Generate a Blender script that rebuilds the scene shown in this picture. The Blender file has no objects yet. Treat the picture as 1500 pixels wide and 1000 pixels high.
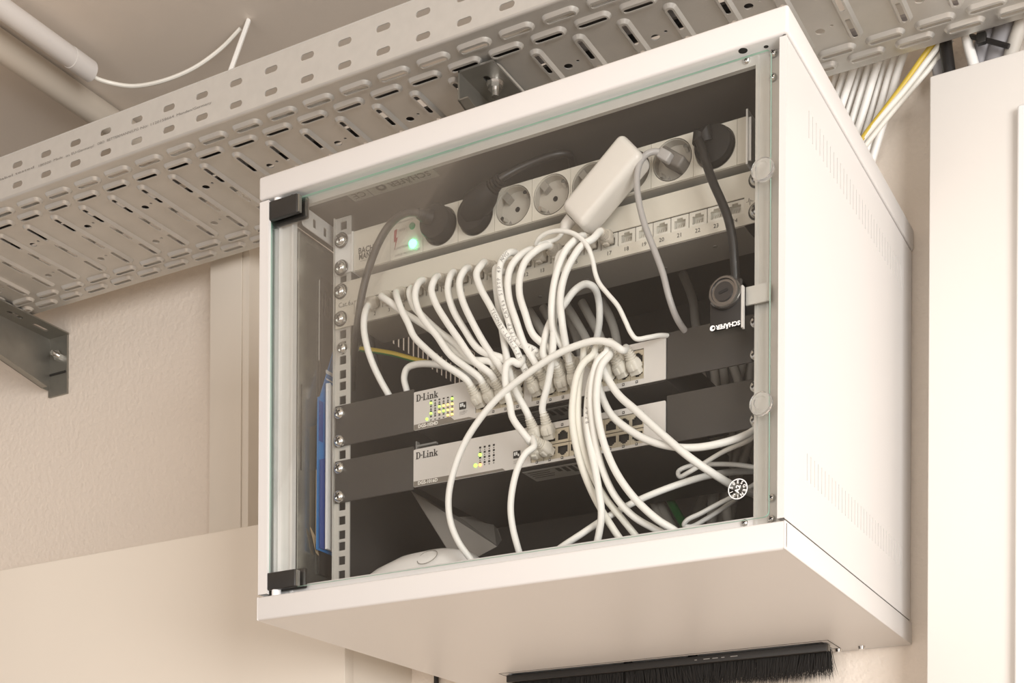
import bpy, bmesh, math, random
from mathutils import Vector, Matrix

random.seed(7)
scene = bpy.context.scene
COL = scene.collection

# ------------------------------------------------------------------ camera
# level view camera with a risen (shift) lens, cabinet front-left-bottom corner is the origin,
# x along the wall, y into the wall, z up, metres
CX, CY, CZ = 1.01076, -1.22431, -0.35333
YAW, ROLL, FPX, V0 = 0.51166, 0.00513, 2089.66, 1383.29
FWD = Vector((-math.sin(YAW), math.cos(YAW), 0))
RGT = Vector((math.cos(YAW), math.sin(YAW), 0))
UP = Vector((0, 0, 1))
CAM = Vector((CX, CY, CZ))
cr, sr = math.cos(ROLL), math.sin(ROLL)
cam_data = bpy.data.cameras.new('camera')
cam = bpy.data.objects.new('camera', cam_data)
COL.objects.link(cam)
r2 = RGT * cr + UP * sr
u2 = UP * cr - RGT * sr
b2 = -FWD
cam.matrix_world = Matrix(((r2.x, u2.x, b2.x, CX), (r2.y, u2.y, b2.y, CY), (r2.z, u2.z, b2.z, CZ), (0, 0, 0, 1)))
cam_data.sensor_width = 36
cam_data.lens = FPX / 1500 * 36
cam_data.shift_y = (V0 - 500) / 1500
cam_data.clip_start = 0.05
scene.camera = cam

# ------------------------------------------------------------------ light
world = bpy.data.worlds.new('world')
scene.world = world
world.use_nodes = True
bg = world.node_tree.nodes['Background']
bg.inputs[0].default_value = (1.0, 0.905, 0.85, 1)
bg.inputs[1].default_value = 0.50

def area(name, loc, target, sx, sy, power, color):
    d = bpy.data.lights.new(name, 'AREA')
    d.shape = 'RECTANGLE'; d.size = sx; d.size_y = sy; d.energy = power; d.color = color
    o = bpy.data.objects.new(name, d); COL.objects.link(o)
    o.location = loc
    o.rotation_euler = (Vector(target) - Vector(loc)).to_track_quat('-Z', 'Y').to_euler()
    return o
area('key_light', (2.7, -1.9, -0.1), (0.5, 0.2, 0.2), 1.3, 1.3, 80, (1.0, 0.98, 0.965))  # broad key light from the front right, its source unseen
area('room_light', (0.6, -3.4, -0.4), (0.3, 0.3, 0.2), 1.6, 1.2, 22, (1.0, 0.94, 0.89))

vs = scene.view_settings
vs.view_transform = 'Standard'
vs.look = 'None'
vs.exposure = 0.15
vs.gamma = 1.0
vs.use_curve_mapping = False

# ------------------------------------------------------------------ pixel helpers (1500 x 1000 frame)
def ray(u, v):
    a, b = u - 750, v - V0
    x = cr * a + sr * b
    y = -sr * a + cr * b
    return FWD + RGT * (x / FPX) - UP * (y / FPX)
def at(u, v, y):                      # point on the plane y = const
    d = ray(u, v); return CAM + d * ((y - CY) / d.y)
def atz(u, v, z):                     # point on the plane z = const
    d = ray(u, v); return CAM + d * ((z - CZ) / d.z)
def atx(u, v, x):
    d = ray(u, v); return CAM + d * ((x - CX) / d.x)

# ------------------------------------------------------------------ materials
MATS = {}
def mat(name, col, rough=0.5, metal=0.0, var=0.0, vscale=30, bump=0.0, bscale=200, emit=0.0, spec=0.5, coat=0.0, bdetail=3.0):
    m = bpy.data.materials.new(name); m.use_nodes = True
    nt = m.node_tree; p = nt.nodes['Principled BSDF']
    p.inputs['Base Color'].default_value = (*col, 1)
    p.inputs['Roughness'].default_value = rough
    p.inputs['Metallic'].default_value = metal
    p.inputs['Specular IOR Level'].default_value = spec
    p.inputs['Coat Weight'].default_value = coat
    tc = nt.nodes.new('ShaderNodeTexCoord')
    geo = nt.nodes.new('ShaderNodeNewGeometry')
    if var > 0:
        n = nt.nodes.new('ShaderNodeTexNoise'); n.inputs['Scale'].default_value = vscale; n.inputs['Detail'].default_value = 4
        nt.links.new(geo.outputs['Position'], n.inputs['Vector'])
        mx = nt.nodes.new('ShaderNodeMix'); mx.data_type = 'RGBA'
        mx.inputs['A'].default_value = (*[max(0, c * (1 - var)) for c in col], 1)
        mx.inputs['B'].default_value = (*[min(1, c * (1 + var)) for c in col], 1)
        nt.links.new(n.outputs['Fac'], mx.inputs['Factor'])
        nt.links.new(mx.outputs['Result'], p.inputs['Base Color'])
    if bump > 0:
        n2 = nt.nodes.new('ShaderNodeTexNoise'); n2.inputs['Scale'].default_value = bscale; n2.inputs['Detail'].default_value = bdetail
        nt.links.new(geo.outputs['Position'], n2.inputs['Vector'])
        b = nt.nodes.new('ShaderNodeBump'); b.inputs['Strength'].default_value = bump; b.inputs['Distance'].default_value = 0.002
        nt.links.new(n2.outputs['Fac'], b.inputs['Height'])
        nt.links.new(b.outputs['Normal'], p.inputs['Normal'])
    if emit > 0:
        p.inputs['Emission Color'].default_value = (*col, 1)
        p.inputs['Emission Strength'].default_value = emit
    MATS[name] = m
    return m

mat('plaster', (0.815, 0.735, 0.645), 0.85, var=0.03, vscale=3, bump=0.85, bscale=120)
mat('ceiling_paint', (0.76, 0.685, 0.60), 0.9, var=0.03, vscale=2, bump=0.12, bscale=60)
mat('floor_vinyl', (0.55, 0.46, 0.37), 0.6, var=0.05, vscale=4)
mat('cabinet_white', (0.69, 0.672, 0.655), 0.38, var=0.01, vscale=5, bump=0.04, bscale=900)
mat('inside_shade_grey', (0.105, 0.094, 0.085), 0.55, var=0.05, vscale=20, bump=0.03, bscale=900)  # dark colour holds the shade inside the white cabinet
mat('beige_panel', (0.80, 0.74, 0.65), 0.55, var=0.015, vscale=4)
mat('right_panel', (0.76, 0.73, 0.69), 0.45, var=0.01, vscale=4)
mat('white_gloss', (0.86, 0.85, 0.84), 0.3)
mat('galvanised', (0.57, 0.555, 0.52), 0.38, metal=0.6, var=0.10, vscale=28, bump=0.05, bscale=300)
mat('galvanised_bright', (0.88, 0.875, 0.86), 0.34, metal=0.12, var=0.10, vscale=45, bump=0.03, bscale=300)
mat('galvanised_flat', (0.60, 0.585, 0.55), 0.5, metal=0.35, var=0.06, vscale=90)
mat('steel_dark', (0.30, 0.29, 0.26), 0.38, metal=0.75, var=0.15, vscale=40)
mat('zinc_mirror', (0.42, 0.42, 0.38), 0.24, metal=0.85, var=0.22, vscale=26, bump=0.03, bscale=60)
mat('screw_steel', (0.78, 0.77, 0.75), 0.22, metal=1.0)
mat('black_metal', (0.030, 0.027, 0.024), 0.5)
mat('black_plastic', (0.022, 0.020, 0.018), 0.42)
mat('plug_black', (0.016, 0.014, 0.013), 0.55, spec=0.3)
mat('lock_chrome', (0.20, 0.19, 0.18), 0.22, metal=0.85)
mat('lock_face', (0.045, 0.042, 0.040), 0.3, metal=0.3)
mat('plug_grey', (0.16, 0.145, 0.13), 0.45)
mat('switch_black', (0.055, 0.049, 0.044), 0.5, var=0.04, vscale=300)
mat('pdu_beige', (0.66, 0.62, 0.54), 0.5)
mat('socket_shade', (0.47, 0.435, 0.38), 0.4)  # face plate beige darkened, recess shade put into the socket colour
mat('socket_key_shade', (0.30, 0.275, 0.24), 0.4)  # same beige darker still, shade painted on the keying block
mat('patch_beige', (0.66, 0.62, 0.54), 0.5, var=0.01, vscale=8)
mat('patch_pan', (0.30, 0.275, 0.245), 0.5)
mat('jack_grey', (0.70, 0.67, 0.60), 0.35)
mat('face_silver', (0.72, 0.69, 0.66), 0.38, metal=0.15)
mat('face_band', (0.24, 0.215, 0.185), 0.45, metal=0.2)
mat('port_dark', (0.012, 0.011, 0.010), 0.6)
mat('port_metal', (0.66, 0.60, 0.48), 0.35, metal=0.6)
mat('cable_white', (0.92, 0.905, 0.865), 0.45)
mat('cable_cream', (0.86, 0.835, 0.76), 0.45)
mat('cable_grey', (0.52, 0.49, 0.44), 0.5)
mat('cable_rear', (0.52, 0.485, 0.435), 0.55)
mat('cable_black', (0.018, 0.016, 0.015), 0.42)
mat('boot_cream', (0.76, 0.72, 0.64), 0.5)
mat('boot_beige', (0.56, 0.51, 0.44), 0.5)
mat('cord_grey', (0.45, 0.43, 0.42), 0.35)
mat('adapter_white', (0.80, 0.76, 0.71), 0.32)
mat('router_white', (0.86, 0.84, 0.82), 0.3)
mat('yellow_wire', (0.62, 0.45, 0.06), 0.45)
mat('green_wire', (0.03, 0.20, 0.05), 0.45)
mat('print_dark', (0.03, 0.028, 0.026), 0.6)
mat('print_grey', (0.22, 0.20, 0.18), 0.6)
mat('print_cable', (0.36, 0.34, 0.32), 0.6)
mat('print_white', (0.85, 0.85, 0.84), 0.5)
mat('print_band', (0.88, 0.85, 0.80), 0.5)
mat('red_print', (0.35, 0.02, 0.03), 0.5)
mat('led_green', (0.08, 1.0, 0.40), 0.3, emit=9)
mat('lamp_green_off', (0.01, 0.28, 0.12), 0.3)
mat('led_lime', (0.45, 1.0, 0.10), 0.3, emit=1.9)
mat('led_amber', (1.0, 0.66, 0.16), 0.3, emit=1.9)
mat('led_orange', (1.0, 0.35, 0.12), 0.3, emit=2.2)
mat('label_silver', (0.36, 0.34, 0.31), 0.5)
mat('paper_white', (0.80, 0.79, 0.78), 0.6)
mat('paper_blue', (0.025, 0.19, 0.50), 0.4)
mat('paper_navy', (0.012, 0.05, 0.26), 0.4)
mat('cardboard', (0.42, 0.31, 0.19), 0.8, var=0.1, vscale=80)
mat('glass_edge', (0.50, 0.80, 0.66), 0.2)
mat('conduit_grey', (0.66, 0.63, 0.60), 0.45)
mat('pipe_beige', (0.58, 0.52, 0.44), 0.55)
mat('tube_grey', (0.33, 0.32, 0.33), 0.5)
mat('bristle', (0.016, 0.014, 0.012), 0.6)
mat('sheet_grey', (0.30, 0.27, 0.24), 0.45)

def clear_mat(name, tint, gloss_rough, ior, gain=1.0):
    m = bpy.data.materials.new(name); m.use_nodes = True
    nt = m.node_tree; nt.nodes.clear()
    out = nt.nodes.new('ShaderNodeOutputMaterial')
    tr = nt.nodes.new('ShaderNodeBsdfTransparent'); tr.inputs[0].default_value = (*tint, 1)
    gl = nt.nodes.new('ShaderNodeBsdfGlossy'); gl.inputs['Roughness'].default_value = gloss_rough
    fr = nt.nodes.new('ShaderNodeFresnel'); fr.inputs[0].default_value = ior
    mu = nt.nodes.new('ShaderNodeMath'); mu.operation = 'MULTIPLY'; mu.inputs[1].default_value = gain; mu.use_clamp = True
    mx = nt.nodes.new('ShaderNodeMixShader')
    nt.links.new(fr.outputs[0], mu.inputs[0]); nt.links.new(mu.outputs[0], mx.inputs[0])
    nt.links.new(tr.outputs[0], mx.inputs[1]); nt.links.new(gl.outputs[0], mx.inputs[2])
    nt.links.new(mx.outputs[0], out.inputs[0])
    MATS[name] = m
clear_mat('glass', (0.985, 0.99, 0.985), 0.0, 1.5, 0.42)
def clear_plastic():
    m = bpy.data.materials.new('clear_plastic'); m.use_nodes = True
    p = m.node_tree.nodes['Principled BSDF']
    p.inputs['Base Color'].default_value = (0.97, 0.97, 0.95, 1)
    p.inputs['Roughness'].default_value = 0.06
    p.inputs['Transmission Weight'].default_value = 0.9
    p.inputs['IOR'].default_value = 1.45
    MATS['clear_plastic'] = m
clear_plastic()

# ------------------------------------------------------------------ mesh helpers
class MB:
    def __init__(s):
        s.v = []; s.f = []; s.m = []; s.cur = 0
    def add(s, vs, fs):
        o = len(s.v)
        s.v += [tuple(p) for p in vs]
        for f in fs:
            s.f.append([i + o for i in f]); s.m.append(s.cur)
        return s
    def box(s, x0, x1, y0, y1, z0, z1, bev=0.0):
        if bev <= 0:
            return s.add([(x0, y0, z0), (x1, y0, z0), (x1, y1, z0), (x0, y1, z0), (x0, y0, z1), (x1, y0, z1), (x1, y1, z1), (x0, y1, z1)],
                         [(0, 3, 2, 1), (4, 5, 6, 7), (0, 1, 5, 4), (1, 2, 6, 5), (2, 3, 7, 6), (3, 0, 4, 7)])
        bm = bmesh.new()
        bmesh.ops.create_cube(bm, size=1)
        for v in bm.verts:
            v.co = Vector((x0 + (v.co.x + .5) * (x1 - x0), y0 + (v.co.y + .5) * (y1 - y0), z0 + (v.co.z + .5) * (z1 - z0)))
        bmesh.ops.bevel(bm, geom=bm.edges[:], offset=bev, segments=3, affect='EDGES', profile=0.5)
        return s.bm(bm)
    def bm(s, bm, M=None):
        bm.verts.index_update()
        vs = [(M @ v.co) if M else v.co.copy() for v in bm.verts]
        fs = [[v.index for v in f.verts] for f in bm.faces]
        bm.free()
        return s.add(vs, fs)
    def mesh(s, me, M=None):
        vs = [(M @ v.co) if M else v.co.copy() for v in me.vertices]
        return s.add(vs, [list(p.vertices) for p in me.polygons])
    def other(s, mb, M):
        return s.add([M @ Vector(p) for p in mb.v], mb.f)
    def cyl(s, a, b, r, r2=None, n=20, caps=True):
        return s.tube([a, b], r, n=n, caps=caps, r2=r2)
    def tube(s, pts, r, n=10, caps=True, r2=None):
        pts = [Vector(p) for p in pts]
        k = len(pts); vs = []
        t = (pts[1] - pts[0]).normalized()
        ref = Vector((0, 0, 1)) if abs(t.z) < .9 else Vector((1, 0, 0))
        nrm = t.cross(ref).normalized()
        for i, p in enumerate(pts):
            if i == 0: t = pts[1] - pts[0]
            elif i == k - 1: t = pts[-1] - pts[-2]
            else: t = pts[i + 1] - pts[i - 1]
            t.normalize()
            nrm = (nrm - t * nrm.dot(t)).normalized()
            bn = t.cross(nrm)
            rr = r if r2 is None else r + (r2 - r) * i / (k - 1)
            if isinstance(r, (list, tuple)): rr = r[i]
            for j in range(n):
                a = 2 * math.pi * j / n
                vs.append(p + (nrm * math.cos(a) + bn * math.sin(a)) * rr)
        fs = []
        for i in range(k - 1):
            for j in range(n):
                fs.append((i * n + j, i * n + (j + 1) % n, (i + 1) * n + (j + 1) % n, (i + 1) * n + j))
        if caps:
            fs.append(tuple(range(n - 1, -1, -1))); fs.append(tuple((k - 1) * n + j for j in range(n)))
        return s.add(vs, fs)
    def loft(s, loops, cap0=False, cap1=False):
        n = len(loops[0]); vs = [p for l in loops for p in l]; fs = []
        for i in range(len(loops) - 1):
            for j in range(n):
                fs.append((i * n + j, i * n + (j + 1) % n, (i + 1) * n + (j + 1) % n, (i + 1) * n + j))
        if cap0: fs.append(tuple(range(n - 1, -1, -1)))
        if cap1: fs.append(tuple((len(loops) - 1) * n + j for j in range(n)))
        return s.add(vs, fs)

WL = {}
def fix_normals(me):
    bm = bmesh.new(); bm.from_mesh(me)
    bmesh.ops.recalc_face_normals(bm, faces=bm.faces[:])
    bm.to_mesh(me); bm.free()
def smooth(me, ang=40):
    for p in me.polygons: p.use_smooth = True
    try: me.set_sharp_from_angle(angle=math.radians(ang))
    except Exception: pass
def mkmesh(name, mb, mats, sm=True, ang=40):
    me = bpy.data.meshes.new(name)
    me.from_pydata([tuple(v) for v in mb.v], [], mb.f); me.update()
    ms = mats if isinstance(mats, (list, tuple)) else [mats]
    for m in ms: me.materials.append(MATS[m])
    for p, k in zip(me.polygons, mb.m): p.material_index = k
    fix_normals(me)
    if sm: smooth(me, ang)
    return me
def link(o, parent=None, wl=None):
    COL.objects.link(o)
    if wl is not None:
        WL[o.name] = Vector(wl)
        if parent is not None:
            o.parent = parent
            o.location = Vector(wl) - WL[parent.name]
        else:
            o.location = wl
    return o
def obj(name, mb, mats, parent=None, sm=True, ang=40):
    xs = [v[0] for v in mb.v]; ys = [v[1] for v in mb.v]; zs = [v[2] for v in mb.v]
    c = Vector(((min(xs) + max(xs)) / 2, (min(ys) + max(ys)) / 2, (min(zs) + max(zs)) / 2))
    mb.v = [tuple(Vector(v) - c) for v in mb.v]
    me = mkmesh(name, mb, mats, sm, ang)
    o = bpy.data.objects.new(name, me)
    return link(o, parent, c)
def inst(name, me, loc, parent=None, rot=None):
    o = bpy.data.objects.new(name, me)
    link(o, parent, loc)
    if rot is not None: o.rotation_euler = rot
    return o
def empty(name, loc):
    o = bpy.data.objects.new(name, None); o.empty_display_size = 0.02
    return link(o, None, loc)
def tag(o, label, cat, group=None):
    o['label'] = label; o['category'] = cat
    if group: o['group'] = group
    return o
def struct(o):
    o['kind'] = 'structure'; return o

def stadium(cx, cy, w, h, n=6):        # rounded slot outline, long along the larger side
    r = min(w, h) / 2; pts = []
    dx, dy = max(0, w / 2 - r), max(0, h / 2 - r)
    for (sx, sy, a0) in ((1, 1, 0), (-1, 1, 90), (-1, -1, 180), (1, -1, 270)):
        for i in range(n + 1):
            a = math.radians(a0 + 90 * i / n)
            pts.append((cx + sx * dx + r * math.cos(a), cy + sy * dy + r * math.sin(a)))
    return pts
def rrect(x0, x1, y0, y1, r, n=4):
    pts = []
    for (cx, cy, a0) in ((x1 - r, y1 - r, 0), (x0 + r, y1 - r, 90), (x0 + r, y0 + r, 180), (x1 - r, y0 + r, 270)):
        for i in range(n + 1):
            a = math.radians(a0 + 90 * i / n)
            pts.append((cx + r * math.cos(a), cy + r * math.sin(a)))
    return pts
def rect(x0, x1, y0, y1): return [(x0, y0), (x1, y0), (x1, y1), (x0, y1)]
def circ(cx, cy, r, n=16): return [(cx + r * math.cos(2 * math.pi * i / n), cy + r * math.sin(2 * math.pi * i / n)) for i in range(n)]
def plate(outlines, th):
    """flat plate in xy with holes (outlines after the first), thickness th centred on z = 0; returns a mesh"""
    cu = bpy.data.curves.new('tmp', 'CURVE'); cu.dimensions = '2D'; cu.fill_mode = 'BOTH'; cu.extrude = th / 2
    S = 1000.0; cu.extrude = th / 2 * S
    for o in outlines:
        sp = cu.splines.new('POLY'); sp.points.add(len(o) - 1)
        for p, q in zip(sp.points, o): p.co = (q[0] * S, q[1] * S, 0, 1)
        sp.use_cyclic_u = True
    ob = bpy.data.objects.new('tmp', cu)
    me = bpy.data.meshes.new_from_object(ob)
    me.transform(Matrix.Scale(1 / S, 4))
    bpy.data.objects.remove(ob); bpy.data.curves.remove(cu)
    return me
def PXZ(y): return Matrix(((1, 0, 0, 0), (0, 0, 1, y), (0, 1, 0, 0), (0, 0, 0, 1)))     # (a,b) -> x,z on plane y
def PYZ(x): return Matrix(((0, 0, 1, x), (1, 0, 0, 0), (0, 1, 0, 0), (0, 0, 0, 1)))     # (a,b) -> y,z on plane x
def PXY(z): return Matrix.Translation((0, 0, z))
def catmull(pts, sub=6):
    pts = [Vector(p) for p in pts]
    if len(pts) < 3: return pts
    P = [pts[0] * 2 - pts[1]] + pts + [pts[-1] * 2 - pts[-2]]
    out = []
    for i in range(1, len(P) - 2):
        p0, p1, p2, p3 = P[i - 1:i + 3]
        t0 = 0; t1 = t0 + max(1e-6, (p1 - p0).length) ** .5; t2 = t1 + max(1e-6, (p2 - p1).length) ** .5; t3 = t2 + max(1e-6, (p3 - p2).length) ** .5
        for k in range(sub):
            t = t1 + (t2 - t1) * k / sub
            a1 = p0 * ((t1 - t) / (t1 - t0)) + p1 * ((t - t0) / (t1 - t0))
            a2 = p1 * ((t2 - t) / (t2 - t1)) + p2 * ((t - t1) / (t2 - t1))
            a3 = p2 * ((t3 - t) / (t3 - t2)) + p3 * ((t - t2) / (t3 - t2))
            b1 = a1 * ((t2 - t) / (t2 - t0)) + a2 * ((t - t0) / (t2 - t0))
            b2_ = a2 * ((t3 - t) / (t3 - t1)) + a3 * ((t - t1) / (t3 - t1))
            out.append(b1 * ((t2 - t) / (t2 - t1)) + b2_ * ((t - t1) / (t2 - t1)))
    out.append(pts[-1])
    return out
def text_mb(s, size, M, bold=0.0, spacing=1.0, align='CENTER'):
    cu = bpy.data.curves.new('t', 'FONT'); cu.body = s; cu.size = size * 100; cu.align_x = align; cu.align_y = 'CENTER'
    cu.offset = bold * 100; cu.space_character = spacing; cu.extrude = 0.0; cu.resolution_u = 2; cu.fill_mode = 'FRONT'
    ob = bpy.data.objects.new('t', cu)
    me = bpy.data.meshes.new_from_object(ob)
    me.transform(Matrix.Scale(.01, 4))
    mb = MB().mesh(me, M)
    bpy.data.objects.remove(ob); bpy.data.curves.remove(cu); bpy.data.meshes.remove(me)
    return mb
def FACE(x, y, z, rot=0.0, sx=1.0): # text matrix on a plane facing the room (-y)
    return Matrix.Translation((x, y, z)) @ Matrix.Rotation(math.pi / 2, 4, 'X') @ Matrix.Rotation(rot, 4, 'Z') @ Matrix.Diagonal((sx, 1, 1, 1))
def letters(name, s, size, M, m, parent, bold=0.0, spacing=1.0, align='CENTER'):
    mb = text_mb(s, size, M, bold, spacing, align)
    if mb.v: return obj(name, mb, m, parent, sm=False)

W, H, D = 0.6, 0.4853, 0.4591
LIPT, LIPB = 0.4597, 0.0257
WALL = 0.461
RK = 0.058                       # front plane of the rack-mounted panels
ZT = 0.65                        # underside of the cable tray

# ================================================================== THE ROOM
CEIL = 0.86
struct(obj('wall_back', MB().box(-3.2, 3.4, WALL, WALL + .1, -2.0, CEIL), 'plaster', sm=False))
struct(obj('ceiling', MB().box(-3.2, 3.4, -5.0, WALL + .1, CEIL, CEIL + .1), 'ceiling_paint', sm=False))
struct(obj('floor', MB().box(-3.2, 3.4, -5.0, WALL + .1, -2.1, -2.0), 'floor_vinyl', sm=False))

# vertical cable duct on the wall left of the cabinet
pl, pr_ = at(308, 500, .422), at(354, 500, .422)
duct = empty('cable_duct', (pl.x, WALL, -0.2))
obj('duct_body', MB().box(pl.x + .002, pr_.x + .012, .424, WALL - .0005, -.35, CEIL - .002), 'beige_panel', duct)
obj('duct_cover', MB().box(pl.x, pr_.x, .421, .4238, -.35, CEIL - .002, .001), 'beige_panel', duct)
tag(duct, 'beige vertical cable duct on the wall left of the rack cabinet', 'cable duct')

# beige cupboard low on the left
p = at(505, 960, .30); q = at(0, 835, .30)
cb = empty('wall_cupboard', (-.8, .30, -.9))
obj('body', MB().box(-1.7, p.x - .001, .3205, WALL - .0005, -1.3, q.z - .001), 'beige_panel', cb)
obj('door', MB().box(-1.7, p.x, .30, .32, -1.3, q.z, .0012), 'beige_panel', cb)
tag(cb, 'plain beige cupboard on the wall below and left of the rack cabinet', 'cupboard')

# white cupboard on the right + smaller box in front of it
p = at(1362, 112, .385)
cb2 = empty('distribution_cabinet', (1.0, .385, -.4))
obj('body', MB().box(p.x + .002, 1.55, .4005, WALL - .0005, -1.2, p.z - .002), 'right_panel', cb2)
obj('door', MB().box(p.x, 1.55, .385, .400, -1.2, p.z, .0015), 'right_panel', cb2)
k_ = at(1380, 108, .40)
obj('top_lug', MB().box(p.x + .003, k_.x, .4005, .410, p.z - .004, p.z + .004), 'right_panel', cb2)
tag(cb2, 'tall off-white distribution cabinet right of the rack cabinet', 'cabinet')
p = at(1490, 154, .374)
hb = empty('white_housing', (p.x + .1, .38, p.z - .3))
obj('body', MB().box(p.x + .003, p.x + .32, .3795, .3846, p.z - .7, p.z - .003, .0015), 'white_gloss', hb)
obj('cover', MB().box(p.x, p.x + .323, .3735, .3793, p.z - .703, p.z, .0025), 'white_gloss', hb)
tag(hb, 'bright white housing on the front of the distribution cabinet at the right edge', 'housing')

# ------------------------------------------------------------------ ceiling conduits and loose wire
def conduit(name, u0v0, z, r, y1, m, label, pts=None):
    a = atz(*u0v0, z)
    mb = MB()
    mb.tube([(a.x, a.y, z), (a.x, y1, z)], r, n=24)
    o = obj(name, mb, m)
    tag(o, label, 'conduit', 'conduits on the ceiling')
    return a
a = atz(132, 104, .828)
cd = empty('ceiling_conduit', (a.x, a.y, .828))
obj('pipe', MB().tube([(a.x, a.y, .828), (a.x, -0.55, .828)], .0135, n=24), 'conduit_grey', cd)
obj('end_sleeve', MB().tube([(a.x, a.y + .0005, .828), (a.x, a.y - .035, .828)], .0142, n=24), 'conduit_grey', cd)
for yy in (-.25, -.45):
    obj('clip', MB().box(a.x - .008, a.x + .008, yy, yy + .02, .8418, CEIL - .0003), 'conduit_grey', cd)
tag(cd, 'grey ceiling conduit ending in a sleeve with a thin wire coming out', 'conduit')
b = atz(136, 160, .838)
cd2 = empty('ceiling_pipe', (b.x, 0.0, .838))
obj('pipe', MB().tube([(b.x, WALL - .002, .838), (b.x, -0.55, .838)], .0195, n=24), 'pipe_beige', cd2)
tag(cd2, 'beige pipe on the ceiling running behind the cable tray', 'pipe')
A0 = a
wire_pts = [(a.x + .002, a.y - .004, .822), (a.x + .006, a.y + .008, .820)] + [tuple(atz(u, v, z)) for u, v, z in
            ((165, 122, .82), (195, 126, .815), (240, 118, .812), (285, 99, .82), (325, 70, .838), (352, 42, .852))]
wp = catmull([Vector(q) for q in wire_pts], 8)
tag(obj('ceiling_wire', MB().tube(wp, .0026, n=8), 'cable_cream'), 'thin cream wire sagging from the conduit end to the ceiling', 'wire')
tq = atz(364, 30, .8585); te = at(340, 97, .20)
tag(obj('drop_wire', MB().tube([tq, (tq + te) / 2, te, te + (te - tq) * .3], .0032, n=8), 'cable_white'), 'short white cable dropping from the ceiling into the cable tray', 'cable')

# ================================================================== CABLE TRAY
PIT = 0.054
YN, YF = 0.119, 0.3895
ZTOP = 0.709
X0 = -0.4041
KS = range(-19, 28)
th = .0012
def emboss(mb, cx, cy, w, h, slots, drop=.0036):
    o = stadium(cx, cy, w, h, 5)
    i1 = stadium(cx, cy, w - .003, h - .003, 5)
    i2 = stadium(cx, cy, w - .0062, h - .0062, 5)
    mb.loft([[(x, y, ZT) for x, y in o], [(x, y, ZT - drop * .55) for x, y in i1], [(x, y, ZT - drop) for x, y in i2]])
    me = plate([i2] + slots, .0008)
    mb.mesh(me, PXY(ZT - drop + .0004)); bpy.data.meshes.remove(me)
cell = []
def strip(y0, y1, holes):               # one pitch-wide piece of the bottom, holes relative to its centre
    me = plate([rect(-PIT / 2, PIT / 2, y0, y1)] + holes, th)
    m = MB().mesh(me, PXY(ZT + th / 2)); bpy.data.meshes.remove(me); return m
EW, EH = .044, .0175
TW, T0, T1 = .0165, .1785, .3335
mods = []
for (y0, y1, yc, off) in ((YN + .003, .1525, .141, 0), (.1525, .1775, .165, .5), (.335, .357, .346, .5), (.357, YF - .003, .368, 0)):
    m = strip(y0, y1, [stadium(0, yc, EW, EH, 5)])
    e = MB(); emboss(e, 0, yc, EW, EH, [stadium(0, yc + .0005, .034, .0055, 4)])
    mods.append((m, off)); mods.append((e, off))
for par in (0, 1):
    hs = [stadium(0, (T0 + T1) / 2, TW, T1 - T0, 5)]
    hs += [circ(-PIT / 2 + .0001 + .012, .214, .0021, 8)] if False else []
    if par == 0:
        hs += [circ(.0205, .226, .0052, 14), circ(-.0195, .300, .0022, 8)]
    else:
        hs += [circ(.0205, .304, .0052, 14), circ(-.0195, .222, .0022, 8)]
    m = strip(.1775, .335, hs)
    e = MB(); emboss(e, 0, (T0 + T1) / 2, TW, T1 - T0, [stadium(0, .204, .0058, .038, 4), stadium(0, .256, .0058, .042, 4), stadium(0, .309, .0058, .036, 4)])
    mods.append((m, ('par', par))); mods.append((e, ('par', par)))
bot = MB()
for k in KS:
    for m, off in mods:
        if isinstance(off, tuple):
            if (k % 2) != off[1]: continue
            dx = 0
        else: dx = off * PIT
        bot.other(m, Matrix.Translation((X0 + k * PIT + dx, 0, 0)))
XA, XB = X0 + (KS[0] - .5) * PIT, X0 + (KS[-1] + .5) * PIT
def bend(mb, y, s):                       # rounded fold between bottom and side
    loops = []
    for rr in (.003, .0018):
        l = []
        for i in range(6):
            an = math.radians(90 * i / 5)
            l.append((y + s * (.003 - rr * math.sin(an)), ZT + .003 - rr * math.cos(an)))
        loops.append(l)
    vs = []; fs = []
    prof = loops[0] + loops[1][::-1]
    n = len(prof)
    for x in (XA, XB): vs += [(x, p[0], p[1]) for p in prof]
    for j in range(n): fs.append((j, (j + 1) % n, n + (j + 1) % n, n + j))
    mb.add(vs, fs)
bend(bot, YN, 1); bend(bot, YF, -1)
tray = empty('cable_tray', (0.1, .25, ZT))
obj('bottom_sheet', bot, 'galvanised', tray, ang=35)
me = plate([rect(-PIT / 2, PIT / 2, ZT + .003, ZTOP), stadium(0, .691, .0195, .0075, 4), stadium(0, .6643, .0195, .0075, 4)], th)
for y, nm in ((YN + th / 2, 'side_wall'), (YF - th / 2, 'side_wall')):
    sw = MB()
    for k in KS: sw.mesh(me, Matrix.Translation((X0 + k * PIT, 0, 0)) @ PXZ(y))
    sw.tube([(XA, y, ZTOP), (XB, y, ZTOP)], .0011, n=8)
    obj(nm, sw, 'galvanised_flat', tray, sm=False)
def fit_print(s, xa, xb, z, h):
    mb = text_mb(s, h, Matrix.Identity(4))
    lo, hi = min(v[0] for v in mb.v), max(v[0] for v in mb.v)
    k = (xb - xa) / (hi - lo)
    m2 = MB().other(mb, FACE((xa + xb) / 2 - (lo + hi) / 2 * k, YN - .0004, z, 0, k))
    obj('print', m2, 'print_grey', tray, sm=False)
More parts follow.
